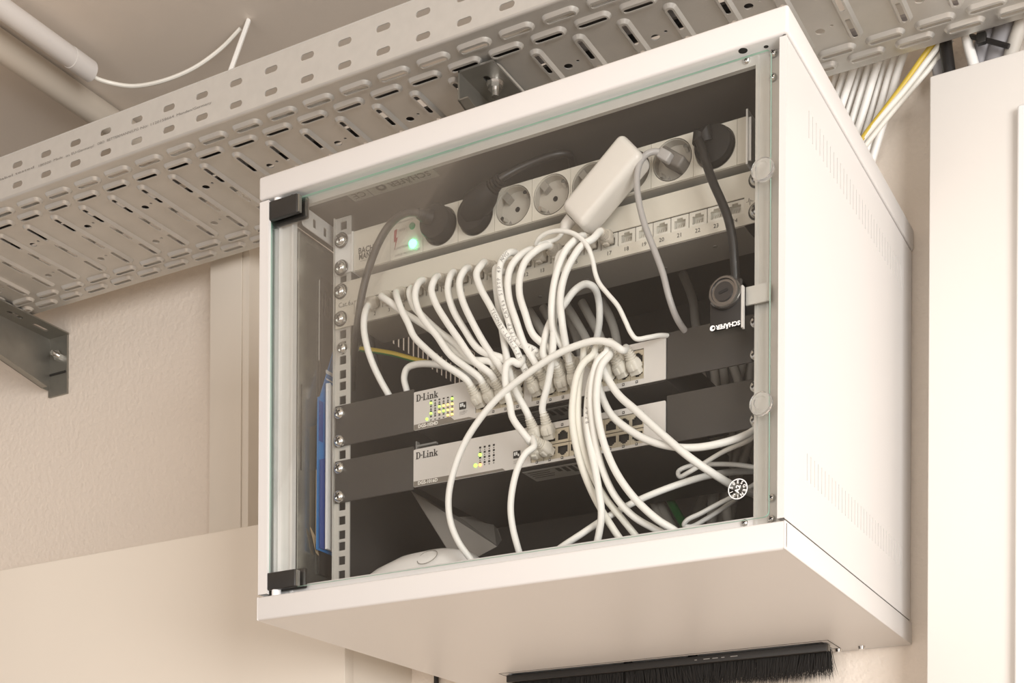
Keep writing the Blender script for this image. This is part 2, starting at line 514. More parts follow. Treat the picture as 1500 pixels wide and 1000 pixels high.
for s_, ua, va, ub, vb in (('label tested', 0, 262, 50, 246), ('180500', 57, 243, 75, 237), ('Made', 79, 235, 92, 230), ('in', 97, 229, 102, 227), ('EU-Germany/', 105, 226, 138, 213), ('OBO', 143, 211, 153, 208),
                           ('BETTERMANN/LPG', 157, 206, 203, 189), ('No:', 206, 188, 217, 184), ('1120158664', 221, 183, 255, 170), ('Menden/Germany', 259, 169, 310, 150)):
    fit_print(s_, at(ua, va, YN).x, at(ub, vb, YN).x, (at(ua, va, YN).z + at(ub, vb, YN).z) / 2, .0046)
tag(tray, 'galvanised perforated cable tray running along the wall above the rack cabinet', 'cable tray')

# cables lying in the tray
for i, (y, z, r, m, nm) in enumerate(((.158, .6566, .0040, 'cable_white', 'white'), (.182, .6578, .0052, 'cable_black', 'black'),
                                   (.205, .6582, .0056, 'tube_grey', 'grey'), (.232, .6588, .0062, 'cable_black', 'black'), (.262, .6572, .0046, 'cable_white', 'white'),
                                   (.345, .6586, .006, 'tube_grey', 'grey'))):
    pts = []
    for j in range(26):
        x = XA + .02 + (XB - XA - .04) * j / 25
        pts.append((x, y + .006 * math.sin(j * 1.3 + i * 2.1), z))
    where = ', nearer the front side' if y < .2 else ', nearer the wall side'
    tag(obj('tray_cable', MB().tube(catmull(pts, 3), r, n=8), m),
        {'black': 'black cable lying inside the cable tray, seen through its slots', 'white': 'white cable lying inside the cable tray, seen through its slots',
         'grey': 'grey cable lying inside the cable tray, seen through its slots'}[nm] + (where if nm != 'grey' else (', in the middle' if y < .3 else ', along the wall side')), 'cable', 'cables lying in the tray')

# cantilever arms
def arm(x, label, ytip):
    z1 = ZT - .0038
    w = .046
    o = empty('cantilever_arm', (x, WALL, z1))
    web = plate([[(ytip, z1), (WALL - .004, z1), (WALL - .004, z1 - .088), (WALL - .02, z1 - .088), (ytip, z1 - .034)]], .0022)
    obj('web', MB().mesh(web, PYZ(x + .0011)), 'steel_dark', o, sm=False)
    fl = [rect(x, x + w, ytip, WALL - .004)]
    for yy in (ytip + .035, ytip + .095, ytip + .155, ytip + .21, ytip + .262): 
        if yy < WALL - .02: fl.append(stadium(x + w * .52, yy, .008, .030, 4))
    me = plate(fl, .0022); obj('top_flange', MB().mesh(me, PXY(z1 - .0011)), 'steel_dark', o, sm=False)
    dy = WALL - .02 - ytip; dz = .054
    mb = MB()
    mb.add([(x, ytip, z1 - .034), (x + .014, ytip, z1 - .034), (x + .014, WALL - .02, z1 - .034 - dz), (x, WALL - .02, z1 - .034 - dz),
            (x, ytip, z1 - .0325), (x + .014, ytip, z1 - .0325), (x + .014, WALL - .02, z1 - .0325 - dz), (x, WALL - .02, z1 - .0325 - dz)],
           [(0, 3, 2, 1), (4, 5, 6, 7), (0, 1, 5, 4), (1, 2, 6, 5), (2, 3, 7, 6), (3, 0, 4, 7)])
    obj('bottom_lip', mb, 'steel_dark', o, sm=False)
    obj('base_plate', MB().box(x - .001, x + w - .004, WALL - .0042, WALL - .0004, z1 - .098, z1 + .001), 'steel_dark', o)
    obj('weld_tab', MB().box(x + .004, x + w - .006, WALL - .006, WALL - .0042, z1 - .064, z1 - .061), 'black_metal', o)
    bl = MB().cyl((x + .024, WALL - .0042, z1 - .034), (x + .024, WALL - .010, z1 - .034), .0085, n=6)
    bl.cyl((x + .024, WALL - .010, z1 - .034), (x + .024, WALL - .020, z1 - .034), .0042, n=12)
    obj('anchor_bolt', bl, 'screw_steel', o)
    tb = MB().cyl((x + w * .62, ytip + .036, z1 - .0022), (x + w * .62, ytip + .036, z1 - .004), .0105, n=20)
    tb.cyl((x + w * .62, ytip + .036, z1 - .004), (x + w * .62, ytip + .036, z1 - .0105), .0085, n=6)
    tb.cyl((x + w * .62, ytip + .036, z1 - .0105), (x + w * .62, ytip + .036, z1 - .019), .0042, n=12)
    obj('tray_bolt', tb, 'screw_steel', o)
    tag(o, label, 'bracket', 'arms carrying the cable tray')
arm(-.8185, 'galvanised cantilever arm bolted to the wall at the far left under the tray', .155)
arm(.1526, 'galvanised cantilever arm under the tray with a bolt, behind the cabinet top', .167)

# ================================================================== RACK CABINET
cab = empty('rack_cabinet', (W / 2, D / 2, 0))
tag(cab, 'white wall-mounted network rack cabinet with a glass door', 'cabinet')
mb = MB().box(0, W, 0, D, LIPT, H, .0030)
top = obj('top_cover', mb, 'cabinet_white', cab)
for (u, v, r) in ((1085, 69, .0042), (1119, 63, .0022), (425, 283, .0032)):
    p = atz(u, v, LIPT); 
    obj('hole', MB().cyl((p.x, p.y + .006, LIPT - .0001), (p.x, p.y + .006, LIPT + .0005), r, n=16), 'port_dark', top, sm=False)
# bottom pan with the cable opening (brush strip) at its rear
bo = [rect(.0015, W - .0015, .0015, D - .001), rect(.092, .512, .396, .437)]
me = plate(bo, .0015)
pan = MB().mesh(me, PXY(.0009))
pan2 = MB().box(0, W, 0, .0060, 0, LIPB, .0022)
pan.other(pan2, Matrix.Identity(4))
for x0, x1 in ((0, .0022), (W - .0022, W)):
    pan.other(MB().box(x0, x1, 0, D, 0, LIPB, .001), Matrix.Identity(4))
pan.box(.0022, W - .0022, D - .0022, D, 0, LIPB)
pan.box(.0022, W - .0022, .0022, .020, LIPB - .0016, LIPB - .0002)
bottom = obj('bottom_pan', pan, 'cabinet_white', cab)
me = plate([rect(.004, W - .004, .021, D - .004), rect(.092, .512, .396, .437)], .001)
obj('inner_floor', MB().mesh(me, PXY(LIPB - .001)), 'inside_shade_grey', cab, sm=False)
obj('roof_shade_sheet', MB().box(.0045, W - .0045, .0265, D - .003, LIPT - .0014, LIPT - .0002), 'inside_shade_grey', cab, sm=False)  # thin sheet added to carry the painted shade under the roof
obj('back_panel', MB().box(.0045, W - .0045, D - .004, D - .001, LIPB, LIPT - .0015), 'inside_shade_grey', cab, sm=False)
# side panels with two rows of vent slits
slits = []; slits_r = []
for k in range(32):
    y = .066 + k * .0113
    slits.append(rect(y, y + .0036, .3985, .4240)); slits_r += [rect(y, y + .0019, .3985, .4240), rect(y, y + .0019, .0800, .1052)]
for side in (0, 1):
    x = .0022 if side == 0 else W - .0022
    sl = slits_r if side else slits
    me = plate([rect(.0012, D - .003, LIPB + .0025, LIPT - .0022)] + sl, .0008)
    m_ = MB().mesh(me, PYZ(x))
    s_ = 1 if side == 0 else -1
    fw = .0116 if side == 0 else .0058
    a, b_ = sorted((x - s_ * .0007, x + s_ * fw))
    m_.box(a, b_, .0006, .0022, LIPB + .0025, LIPT - .0022)
    a, b_ = sorted((x + s_ * (fw - .0014), x + s_ * fw))
    m_.box(a, b_, .0022, .0045 if side == 0 else .018, LIPB + .0025, LIPT - .0022)
    sp = obj('side_panel', m_, 'cabinet_white', cab, sm=False)
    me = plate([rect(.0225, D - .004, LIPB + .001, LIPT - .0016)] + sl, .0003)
    obj('inner_shade_sheet', MB().mesh(me, PYZ(x + s_ * .0006)), 'inside_shade_grey', sp, sm=False)  # thin added sheet, gives the panel's inner face its painted shade
    if side:
        for zz in (LIPB + .0010, LIPT - .0012): obj('seam', MB().box(W - .0052, W - .0030, .002, D - .018, zz - .0012, zz + .0012), 'inside_shade_grey', sp, sm=False)
# front frame (galvanised) behind the door
FY = .0205
fr = MB()
prof = [(.0050, 0), (.0085, 0), (.0098, -.0035), (.0112, 0), (.0140, 0), (.0155, -.0035), (.0170, 0), (.0300, 0), (.0318, -.003), (.0345, -.003), (.0345, .004), (.0050, .004)]
def extrude_profile(mb, prof, z0, z1):
    n = len(prof)
    mb.add([(x, FY + y, z0) for x, y in prof] + [(x, FY + y, z1) for x, y in prof],
           [(j, (j + 1) % n, n + (j + 1) % n, n + j) for j in range(n)] + [tuple(range(n)), tuple(range(2 * n - 1, n - 1, -1))])
extrude_profile(fr, prof, LIPB, LIPT)
frame = obj('front_frame', fr, 'galvanised_bright', cab, ang=30)
fr2 = MB()
prof = [(.5632, .004), (.5632, -.0015), (.5655, -.0015), (.5668, 0), (.5760, 0), (.5772, -.001), (.5785, 0), (.5945, 0), (.5945, .004)]
extrude_profile(fr2, prof, LIPB, LIPT)
obj('frame_post', fr2, 'galvanised_flat', frame, ang=30)
obj('frame_rail', MB().box(.0345, .5632, FY - .001, FY + .004, .4515, LIPT), 'galvanised_flat', frame, sm=False)
obj('frame_rail', MB().box(.0345, .5632, FY - .001, FY + .004, LIPB, .0385), 'cabinet_white', frame, sm=False)
# small pan-head screw (shared mesh), axis along -y
def screw_mesh(name, r, m, washer=None):
    mb = MB()
    prof = [(r, 0), (r * .98, -.3 * r), (r * .80, -.62 * r), (r * .45, -.80 * r), (.02 * r, -.85 * r)]
    n = 18; loops = []
    for rr, yy in prof: loops.append([(rr * math.cos(2 * math.pi * j / n), yy, rr * math.sin(2 * math.pi * j / n)) for j in range(n)])
    mb.loft(loops, cap1=True)
    mb.cur = 1
    for a in (0, math.pi / 2):
        ca, sa = math.cos(a + .5), math.sin(a + .5)
        w, l = r * .13, r * .52
        q = [(-l, -w), (l, -w), (l, w), (-l, w)]
        mb.add([(x * ca - z * sa, -.88 * r, x * sa + z * ca) for x, z in q] + [(x * ca - z * sa, -.70 * r, x * sa + z * ca) for x, z in q],
               [(0, 1, 2, 3), (0, 4, 5, 1), (1, 5, 6, 2), (2, 6, 7, 3), (3, 7, 4, 0)])
    if washer:
        mb.cur = 2; mb.cyl((0, 0, 0), (0, -.0008, 0), r * washer, n=20)
    return mkmesh(name, mb, [m, 'print_dark', 'black_plastic'], ang=50)
SCREW = screw_mesh('rack_screw', .0072, 'screw_steel', 1.2)
SCREW_S = screw_mesh('rack_screw_plain', .0068, 'screw_steel')
SCREW_F = screw_mesh('frame_screw', .0036, 'screw_steel')
for (u, v) in ((1133.5, 78), (1132.5, 113), (1130.5, 729), (1130.5, 760), (1091, 766), (1094, 89), (404, 333), (408, 842)):
    p = at(u, v, FY - .001)
    inst('frame_screw', SCREW_F, p, frame)
# rack rails
RAILY = .0622
def rail(x0, x1, web):
    holes = []
    z = .4430
    step = (.015875, .015875, .0127)
    i = 0
    while z > .045:
        holes.append(rect((x0 + x1) / 2 - .0042 + .0004, (x0 + x1) / 2 + .0050, z - .0047, z + .0047))
        z -= step[i % 3]; i += 1
    me = plate([rect(x0, x1, .030, .452)] + holes, .0016)
    mb = MB().mesh(me, PXZ(RAILY))
    if web > .3: mb.box(web, web + .0016, RAILY, RAILY + .035, .030, .452)
    mb.box(min(x0, x1), min(x0, x1) + .0012, RAILY - .004, RAILY, .030, .452) if web < .3 else None
    return obj('rack_rail', mb, 'galvanised_flat', cab, sm=False)
rail(.0585, .0800, .0585)
rail(.5485, .5600, .5485)
# zinc side plate, support bar, black bracket on the left
me = plate([rect(.0245, .0860, .030, .428), stadium(.0300, .215, .0028, .095, 4)], .0012)
obj('zinc_plate', MB().mesh(me, PYZ(.0365)), 'zinc_mirror', cab, sm=False)
me = plate([rrect(.0180, .0800, .4300, .4518, .004), rect(.0365, .0425, .4355, .4455), rect(.0560, .0620, .4345, .4445)], .0012)
obj('support_bar', MB().mesh(me, PYZ(.0462)), 'cabinet_white', cab, sm=False)
me = plate([rect(.0600, .0880, .060, .392), rect(.0685, .0702, .352, .380), rect(.0775, .0792, .350, .378)], .0010)
obj('black_bracket', MB().mesh(me, PYZ(.0392)), 'black_metal', cab, sm=False)
obj('slit_bright_strip', MB().box(.0372, .0378, .0610, .0870, .30, .390), 'paper_white', cab, sm=False)  # pale strip added behind the bracket so its slits look bright

# labels inside the cabinet roof
LZ = LIPT - .0016
p1, p2 = atz(541, 280, LZ), atz(637, 250, LZ)
lab = obj('roof_label', MB().box(p1.x, p2.x, p1.y - .012, p1.y + .010, LZ - .0003, LZ), 'label_silver', cab, sm=False)
def ROOF(x, y, rot): return Matrix.Translation((x, y, LZ - .0005)) @ Matrix.Rotation(math.pi, 4, 'X') @ Matrix.Rotation(rot, 4, 'Z')
letters('lettering', 'SCHÄFER', .0125, ROOF(p2.x - .032, p1.y - .001, math.pi), 'print_dark', lab, bold=.0003)
obj('emblem', MB().mesh(plate([circ(p2.x - .068, p1.y - .001, .006), circ(p2.x - .068, p1.y - .001, .003)], .0002), PXY(LZ - .0005)), 'print_dark', lab, sm=False)
lab2 = obj('roof_label', MB().box(p1.x - .026, p1.x - .001, p1.y - .010, p1.y + .010, LZ - .0003, LZ), 'label_silver', cab, sm=False)
letters('lettering', 'CE', .014, ROOF(p1.x - .0135, p1.y, math.pi), 'print_dark', lab2)

# brush strip in the bottom opening
br = obj('brush_strip', MB().box(.088, .516, .400, .4065, -.010, -.0006, .0008), 'black_plastic', cab)
obj('brush_rail', MB().box(.088, .516, .4068, .414, -.008, -.0006), 'steel_dark', br)
m_ = MB()
for k, w_ in enumerate((.003, .008, .007, .004, .009)): m_.box(.352 + .0115 * k, .352 + .0115 * k + w_, .3996, .3999, -.0058, -.0050)
obj('fine_print', m_, 'label_silver', br, sm=False)
obj('opening_frame', MB().mesh(plate([rect(.083, .521, .3885, .4395), rect(.0838, .5202, .3893, .4387)], .0003), PXY(.0000)), 'port_dark', br, sm=False)
bm_ = MB()
for i in range(5200):
    x = .089 + .426 * random.random(); y = .409 + random.random() * .016
    L = .026 + random.random() * .012
    cl = math.sin(x * 61) * .5 + math.sin(x * 23 + 1)
    lean = .006 * cl + random.uniform(-.006, .006)
    gap = abs(x - .252) < .004 + random.random() * .010
    if gap: lean += .010 * (1 if x > .252 else -1)
    dy = random.uniform(-.003, .013)
    w = .00035
    z0 = -.004
    bm_.add([(x - w, y, z0), (x + w, y, z0), (x + lean * .4 + w, y + dy * .4, z0 - L * .5), (x + lean * .4 - w, y + dy * .4, z0 - L * .5), (x + lean, y + dy, z0 - L)],
            [(0, 1, 2, 3), (3, 2, 4)])
bo_ = obj('bristles', bm_, 'bristle', br, sm=False); bo_['kind'] = 'stuff'
for (u, v) in ((1228, 953), (1262, 949)):
    p = atz(u, v, -.002)
    obj('bottom_screw', MB().cyl((p.x, min(p.y, D - .006), .0001), (p.x, min(p.y, D - .006), -.0035), .0045, .0035, n=14), 'screw_steel', bottom)

# ------------------------------------------------------------------ glass door
GY0, GY1 = .0078, .0106
gl_, gr_ = at(394, 560, GY0).x, at(1127.5, 400, GY0).x
gt, gb = at(760, 187, GY0).z, at(1060, 765.5, GY0).z
me = plate([rrect(gl_, gr_, gb, gt, .005)], GY1 - GY0)
mg = MB().mesh(me, PXZ((GY0 + GY1) / 2))
door = obj('glass_door', mg, ['glass', 'glass_edge'], cab, sm=False)
for p in door.data.polygons:
    if abs(p.normal.y) < .5: p.material_index = 1
for z0, z1, pinz in ((gt - .019, gt + .0015, 1), (gb - .0015, gb + .0175, 0)):
    hx0, hx1 = gl_ - .001, gl_ + .048
    mb = MB().box(hx0, hx1 - .006, .0015, GY0 - .0002, z0, z1, .0015)
    hg = obj('hinge', mb, 'black_plastic', door)
    obj('hinge_back', MB().box(hx0, hx1, GY1 + .0002, GY1 + .006, z0 - (.003 if pinz else 0), z1 + (0 if pinz else .003), .002), 'black_plastic', hg)
    obj('hinge_edge', MB().box(hx1 - .006, hx1 - .004, .003, GY0 - .0002, z0 + .001, z1 - .001), 'steel_dark', hg)
    if pinz: pn = MB().cyl((hx0 + .013, .0075, z1 - .001), (hx0 + .013, .0075, LIPT - .0002), .0046, n=18)
    else: pn = MB().cyl((hx0 + .013, .0075, LIPB - .0002), (hx0 + .013, .0075, z0 + .001), .0052, n=18)
    obj('pin', pn, 'white_gloss', hg)
# clear buffer knobs
for (u, v) in ((1117, 247.5), (1114.5, 590.5)):
    p = at(u, v, .003)
    n = 28; loops = []
    for rr, yy in ((.0100, 0), (.0108, -.0015), (.0108, -.0050), (.0098, -.0066), (.0060, -.0072), (.0055, -.0060), (.0005, -.0058)):
        loops.append([(p.x + rr * math.cos(2 * math.pi * j / n), GY0 - .0004 + yy, p.z + rr * math.sin(2 * math.pi * j / n)) for j in range(n)])
    obj('knob', MB().loft(loops, cap0=True, cap1=True), 'clear_plastic', door)
# lock
lp = at(1061, 428, .000)
tl, br_ = at(1040, 410, .0035), at(1086, 480, .0035)
lk = obj('lock', MB().box(tl.x, br_.x, .0030, GY0 - .0003, at(1063, 480, .0035).z, at(1063, 412, .0035).z, .0012), 'black_plastic', door)
mb = MB(); n = 36; loops = []
for rr, yy in ((.0152, .0028), (.0150, -.0005), (.0135, -.0030), (.0118, -.0032), (.0113, -.0014), (.0096, -.0014)):
    loops.append([(lp.x + rr * math.cos(2 * math.pi * j / n), yy, lp.z + rr * math.sin(2 * math.pi * j / n)) for j in range(n)])
mb.loft(loops, cap1=True)
obj('lock_ring', mb, 'lock_chrome', lk)
obj('lock_cylinder', MB().cyl((lp.x, -.0014, lp.z), (lp.x, -.0026, lp.z), .0088, n=28), 'lock_face', lk)
obj('keyhole', MB().mesh(plate([stadium(0, 0, .0095, .0026, 4)], .0004), PXZ(-.0028) @ Matrix.Translation((lp.x, lp.z, 0)) @ Matrix.Rotation(.25, 4, 'Z')), 'port_dark', lk, sm=False)
xm = (tl.x + br_.x) / 2
letters('lettering', 'SCHÄFER', .0056, FACE(xm + .0028, .0026, lp.z - .0292, math.pi + .0), 'print_white', lk, bold=.00022)
obj('emblem', MB().mesh(plate([circ(xm - .0122, lp.z - .0292, .0026), circ(xm - .0114, lp.z - .0292, .0012)], .0002), PXZ(.0026)), 'print_white', lk, sm=False)
obj('latch', MB().box(br_.x + .0008, br_.x + .024, .0125, .0145, lp.z - .0105, lp.z + .006), 'galvanised_flat', lk)
obj('lock_rim', MB().box(br_.x, br_.x + .0016, .0026, GY0 - .0003, lp.z - .034, lp.z + .004), 'galvanised_flat', lk)
# toughened-glass stamp
sp_ = at(1081, 716, GY0)
M0 = PXZ(GY0 - .0003) @ Matrix.Translation((sp_.x, sp_.z, 0))
stmp = obj('glass_stamp', MB().mesh(plate([circ(0, 0, .0094, 36), circ(0, 0, .0085, 36)], .0002), M0), 'print_white', door, sm=False)
for i, ch in enumerate('ESGEN12150'):
    a = math.radians(90 - i * 36)
    letters('lettering', ch, .0042, FACE(sp_.x + .0064 * math.cos(a), GY0 - .0003, sp_.z + .0064 * math.sin(a), a - math.pi / 2), 'print_white', stmp, bold=.00012)
letters('lettering', 'A2', .0062, FACE(sp_.x, GY0 - .0003, sp_.z, math.radians(75)), 'print_white', stmp, bold=.0002)

# ================================================================== POWER STRIP
pdu = empty('power_strip', (.31, RK, .387))
tag(pdu, 'beige nine-way rack power strip with round sockets and a green lamp', 'power strip')
PZ0, PZ1 = .3868, .4310
hz_ = MB().box(.0860, .5400, RK + .017, RK + .045, PZ0, PZ1); hz_.box(.0860, .5400, RK + .0013, RK + .017, PZ0, PZ0 + .0012); hz_.box(.0860, .5400, RK + .0013, RK + .017, PZ1 - .0012, PZ1)
obj('housing', hz_, 'pdu_beige', pdu, sm=False)
xs = [.0862, .1350, .1772] + [.1989 + .0443 * k + .02215 for k in range(8)]
bounds = list(zip(xs[:-1], xs[1:]))
SX = [.1989 + .0443 * k for k in range(8)]
SZ = .4095
SR = .0198
for i, (a, b_) in enumerate(bounds):
    if i >= 2:
        me = plate([rect(a + .0002, b_ - .0002, PZ0 + .0004, PZ1 - .0004), circ((SX[i - 2]), SZ, SR + .0007, 40)], .0012)
    else:
        me = plate([rect(a + .0002, b_ - .0002, PZ0 + .0004, PZ1 - .0004)], .0012)
    f_ = obj('face_plate', MB().mesh(me, PXZ(RK + .0006)), 'pdu_beige', pdu, sm=False)
me = plate([rect(bounds[-1][1] + .0002, .5400, PZ0 + .0004, PZ1 - .0004)], .0012)
obj('face_plate', MB().mesh(me, PXZ(RK + .0006)), 'pdu_beige', pdu, sm=False)
for x0, x1 in ((.0600, .0862), (.5400, .5445)):
    obj('mounting_ear', MB().box(x0, x1, RK + .0014, RK + .0030, PZ0 + .002, PZ1 - .001), 'galvanised_bright', pdu, sm=False)
obj('ear_return', MB().box(.0838, .0860, RK - .001, RK + .020, PZ0, PZ1), 'galvanised_bright', pdu, sm=False)
obj('ear_return', MB().box(.5402, .5420, RK - .001, RK + .020, PZ0 - .002, PZ1 + .006), 'galvanised_bright', pdu, sm=False)
for z in (.4249, .3945): inst('screw', SCREW, (.0698, RK - .0002, z), pdu)
# socket wells
def socket(x):
    mb = MB(); n = 40; loops = []
    for rr, yy in ((SR, 0), (SR - .0006, .0008), (SR - .0010, .0100)):
        loops.append([(x + rr * math.cos(2 * math.pi * j / n), RK + yy, SZ + rr * math.sin(2 * math.pi * j / n)) for j in range(n)])
    mb.loft(loops, cap1=True)
    kb = MB()
    for a in (128,):                      # keying block
        ca, sa = math.cos(math.radians(a)), math.sin(math.radians(a))
        b = MB().box(.0105, .0188, -.0036, .0036, 0, .0074)
        M = Matrix(((ca, -sa, 0, x), (0, 0, 1, RK + .0025), (sa, ca, 0, SZ), (0, 0, 0, 1)))
        kb.other(b, M)
    so = obj('socket', mb, 'socket_shade', pdu, ang=30)
    obj('keying_block', kb, 'socket_key_shade', so, sm=False)
    obj('centre_hole', MB().cyl((x, RK + .0094, SZ), (x, RK + .0102, SZ), .0026, n=16), 'port_dark', so, sm=False)
    for a in (38, 218):
        ca, sa = math.cos(math.radians(a)), math.sin(math.radians(a))
        obj('earth_clip', MB().cyl((x + .0172 * ca, RK + .001, SZ + .0172 * sa), (x + .0150 * ca, RK + .0095, SZ + .0150 * sa), .0024, .0015, n=10), 'screw_steel', so)
    obj('mark', MB().add([(x - .004 + dx, RK + .0012, SZ - .0175 + dz) for dx, dz in ((-.002, 0), (.0025, -.0012), (.0005, .003))], [(0, 1, 2)]), 'print_grey', so, sm=False)
for k in (0, 1, 2, 3, 4, 5, 6, 7): socket(SX[k])
T = RK - .0003
letters('lettering', 'BACH', .0090, FACE(.1030, T, .4070, 0, .86), 'print_dark', pdu, bold=.00022)
letters('lettering', 'MANN', .0090, FACE(.1038, T, .4003, 0, .78), 'print_dark', pdu, bold=.00022)
obj('rule', MB().box(.0952, .1122, T, T + .0002, .3954, .3957), 'print_grey', pdu, sm=False)
letters('lettering', 'ÜBERSPANNUNGSSCHUTZ', .0030, FACE(.1562, T, .4255), 'print_grey', pdu)
letters('lettering', 'DEFEKT', .0036, FACE(.1510, T, .4170), 'print_grey', pdu)
letters('lettering', 'FUNKTION', .0036, FACE(.1488, T, .3985), 'print_grey', pdu)
letters('lettering', 'SURGE PROTECTION', .0034, FACE(.1570, T, .3910), 'print_grey', pdu)
bolt = [(.1402, .4185), (.1440, .4195), (.1425, .4098), (.1446, .4105), (.1408, .3975), (.1420, .4065), (.1398, .4060)]
obj('lightning_mark', MB().mesh(plate([bolt], .0002), PXZ(T)), 'red_print', pdu, sm=False)
obj('status_lamp', MB().cyl((.1643, RK, .3988), (.1643, RK - .002, .3988), .0046, .0040, n=20), 'led_green', pdu)
obj('defect_lamp', MB().cyl((.1633, RK, .4181), (.1633, RK - .0012, .4181), .0038, .0034, n=20), 'lamp_green_off', pdu)

# mains plugs and leads ------------------------------------------------
def lead(name, pts, r, m, label, cat='cable', group=None, n=10, parent=None):
    o = obj(name, MB().tube(catmull(pts, 7), r, n=n), m, parent)
    if label: tag(o, label, cat, group)
    return o
def disc(mb, x, z, r, y0, y1, n=36, round_=.002):
    loops = []
    for rr, yy in ((r * .96, y0), (r, y0 - .001), (r, y1 + round_), (r - round_ * .4, y1 + round_ * .3), (r - round_ * 1.4, y1)):
        loops.append([(x + rr * math.cos(2 * math.pi * j / n), yy, z + rr * math.sin(2 * math.pi * j / n)) for j in range(n)])
    mb.loft(loops, cap0=True, cap1=True)
# plug 1: right-angle plug next to the lamp, lead going left and down
x = SX[0]
pl1 = empty('mains_plug', (x, RK, SZ))
mb = MB(); disc(mb, x, SZ, .0183, RK + .008, RK - .014)
obj('plug_head', mb, 'plug_black', pl1)
e0 = Vector((x - .004, RK - .012, SZ + .004)); e1 = at(612, 312, .034)
mb = MB().tube([e0, e0.lerp(e1, .5), e1], [.0085, .0072, .0052], n=16)
for k in range(4):
    c = e0.lerp(e1, .45 + .14 * k); d = (e1 - e0).normalized()
    mb.tube([c - d * .001, c + d * .001], .0076 - .0006 * k, n=16)
obj('strain_relief', mb, 'plug_black', pl1)
pts = [e1.lerp(e0, .2), e1, at(600, 311, .031), at(584, 317, .030), at(568, 333, .030), at(554, 357, .030), at(543, 385, .031), at(534, 415, .033), at(527, 450, .036), at(522, 490, .046), at(518, 530, .072), at(516, 570, .095)]
lead('lead', pts, .0041, 'cable_black', None, parent=pl1)
tag(pl1, 'black mains plug beside the green lamp with its lead curving down', 'mains plug', 'mains plugs in the power strip')
# plug 2: straight-shouldered plug, lead to the upper right
x = SX[1]
pl2 = empty('mains_plug', (x, RK, SZ))
mb = MB(); disc(mb, x, SZ, .0186, RK + .008, RK - .010)
e0 = Vector((x + .000, RK - .008, SZ + .002)); e1 = at(733, 262, .036)
obj('plug_head', mb, 'plug_black', pl2)
mb = MB().tube([e0 - (e1 - e0) * .18, e0.lerp(e1, .15), e0.lerp(e1, .55), e0.lerp(e1, .72)], [.010, .0165, .0125, .0085], n=20)
obj('plug_shoulder', mb, 'plug_black', pl2)
mb = MB(); d = (e1 - e0).normalized()
mb.tube([e0.lerp(e1, .6), e1], [.0062, .0046], n=14)
for k in range(5):
    c = e0.lerp(e1, .70 + .075 * k); mb.tube([c - d * .0011, c + d * .0011], .0080 - .0004 * k, n=14)
obj('strain_relief', mb, 'plug_black', pl2)
pts = [e1 - d * .006, e1, at(755, 249, .042), at(785, 236, .050), at(815, 226, .056), at(832, 226, .066), at(838, 238, .085), at(836, 262, .13)]
lead('lead', pts, .0038, 'cable_black', None, parent=pl2)
tag(pl2, 'black mains plug with ribbed neck, lead rising behind the power strip', 'mains plug', 'mains plugs in the power strip')
# plug 8: flat black plug at the right end, lead hanging down
x = SX[7]
pl3 = empty('mains_plug', (x, RK, SZ))
mb = MB(); disc(mb, x, SZ, .0188, RK + .006, RK - .009)
obj('plug_head', mb, 'plug_black', pl3)
e0 = at(1024, 196, .046)
mb = MB().tube([Vector((x - .006, RK - .008, SZ + .004)), e0 + Vector((.006, 0, .002)), e0, e0 + Vector((-.001, -.002, -.010))], [.0075, .0070, .0062, .0050], n=14)
obj('strain_relief', mb, 'plug_black', pl3)
pts = [e0 + Vector((-.001, -.001, -.004)), at(1028, 216, .040), at(1035, 240, .034), at(1045, 268, .030), at(1057, 295, .029), at(1066, 318, .030), at(1073, 350, .033), at(1076, 385, .037), at(1078, 420, .044), at(1080, 470, .075), at(1080, 520, .10)]
lead('lead', pts, .0042, 'cable_black', None, parent=pl3)
tag(pl3, 'flat black mains plug at the right end of the power strip, lead hanging down', 'mains plug', 'mains plugs in the power strip')
# euro plug
x = SX[6]
eu = empty('euro_plug', (x, RK, SZ))
M = Matrix.Translation((x + .004, RK - .004, SZ - .004)) @ Matrix.Rotation(math.radians(38), 4, 'Y')
b = MB().box(-.0145, .0145, -.010, .012, -.0062, .0062, .003)
obj('plug_head', MB().other(b, M), 'plug_grey', eu)
n0 = at(966, 226, .040)
b = MB().box(-.0068, .0068, -.005, .004, -.0048, .0048, .0016)
obj('plug_neck', MB().other(b, Matrix.Translation(at(975, 229, .042)) @ Matrix.Rotation(math.radians(38), 4, 'Y')), 'cord_grey', eu)
pts = [at(972, 226, .042), at(960, 222, .038), at(947, 226, .034), at(937, 240, .030), at(933, 262, .028), at(935, 290, .027), at(944, 328, .027), at(958, 365, .028), at(971, 400, .030), at(980, 435, .034), at(991, 465, .045), at(1007, 489, .064), at(1018, 500, .075)]
lead('lead', pts, .0031, 'cord_grey', None, parent=eu)
tag(eu, 'small grey flat two-pin plug with a grey lead', 'mains plug', 'mains plugs in the power strip')
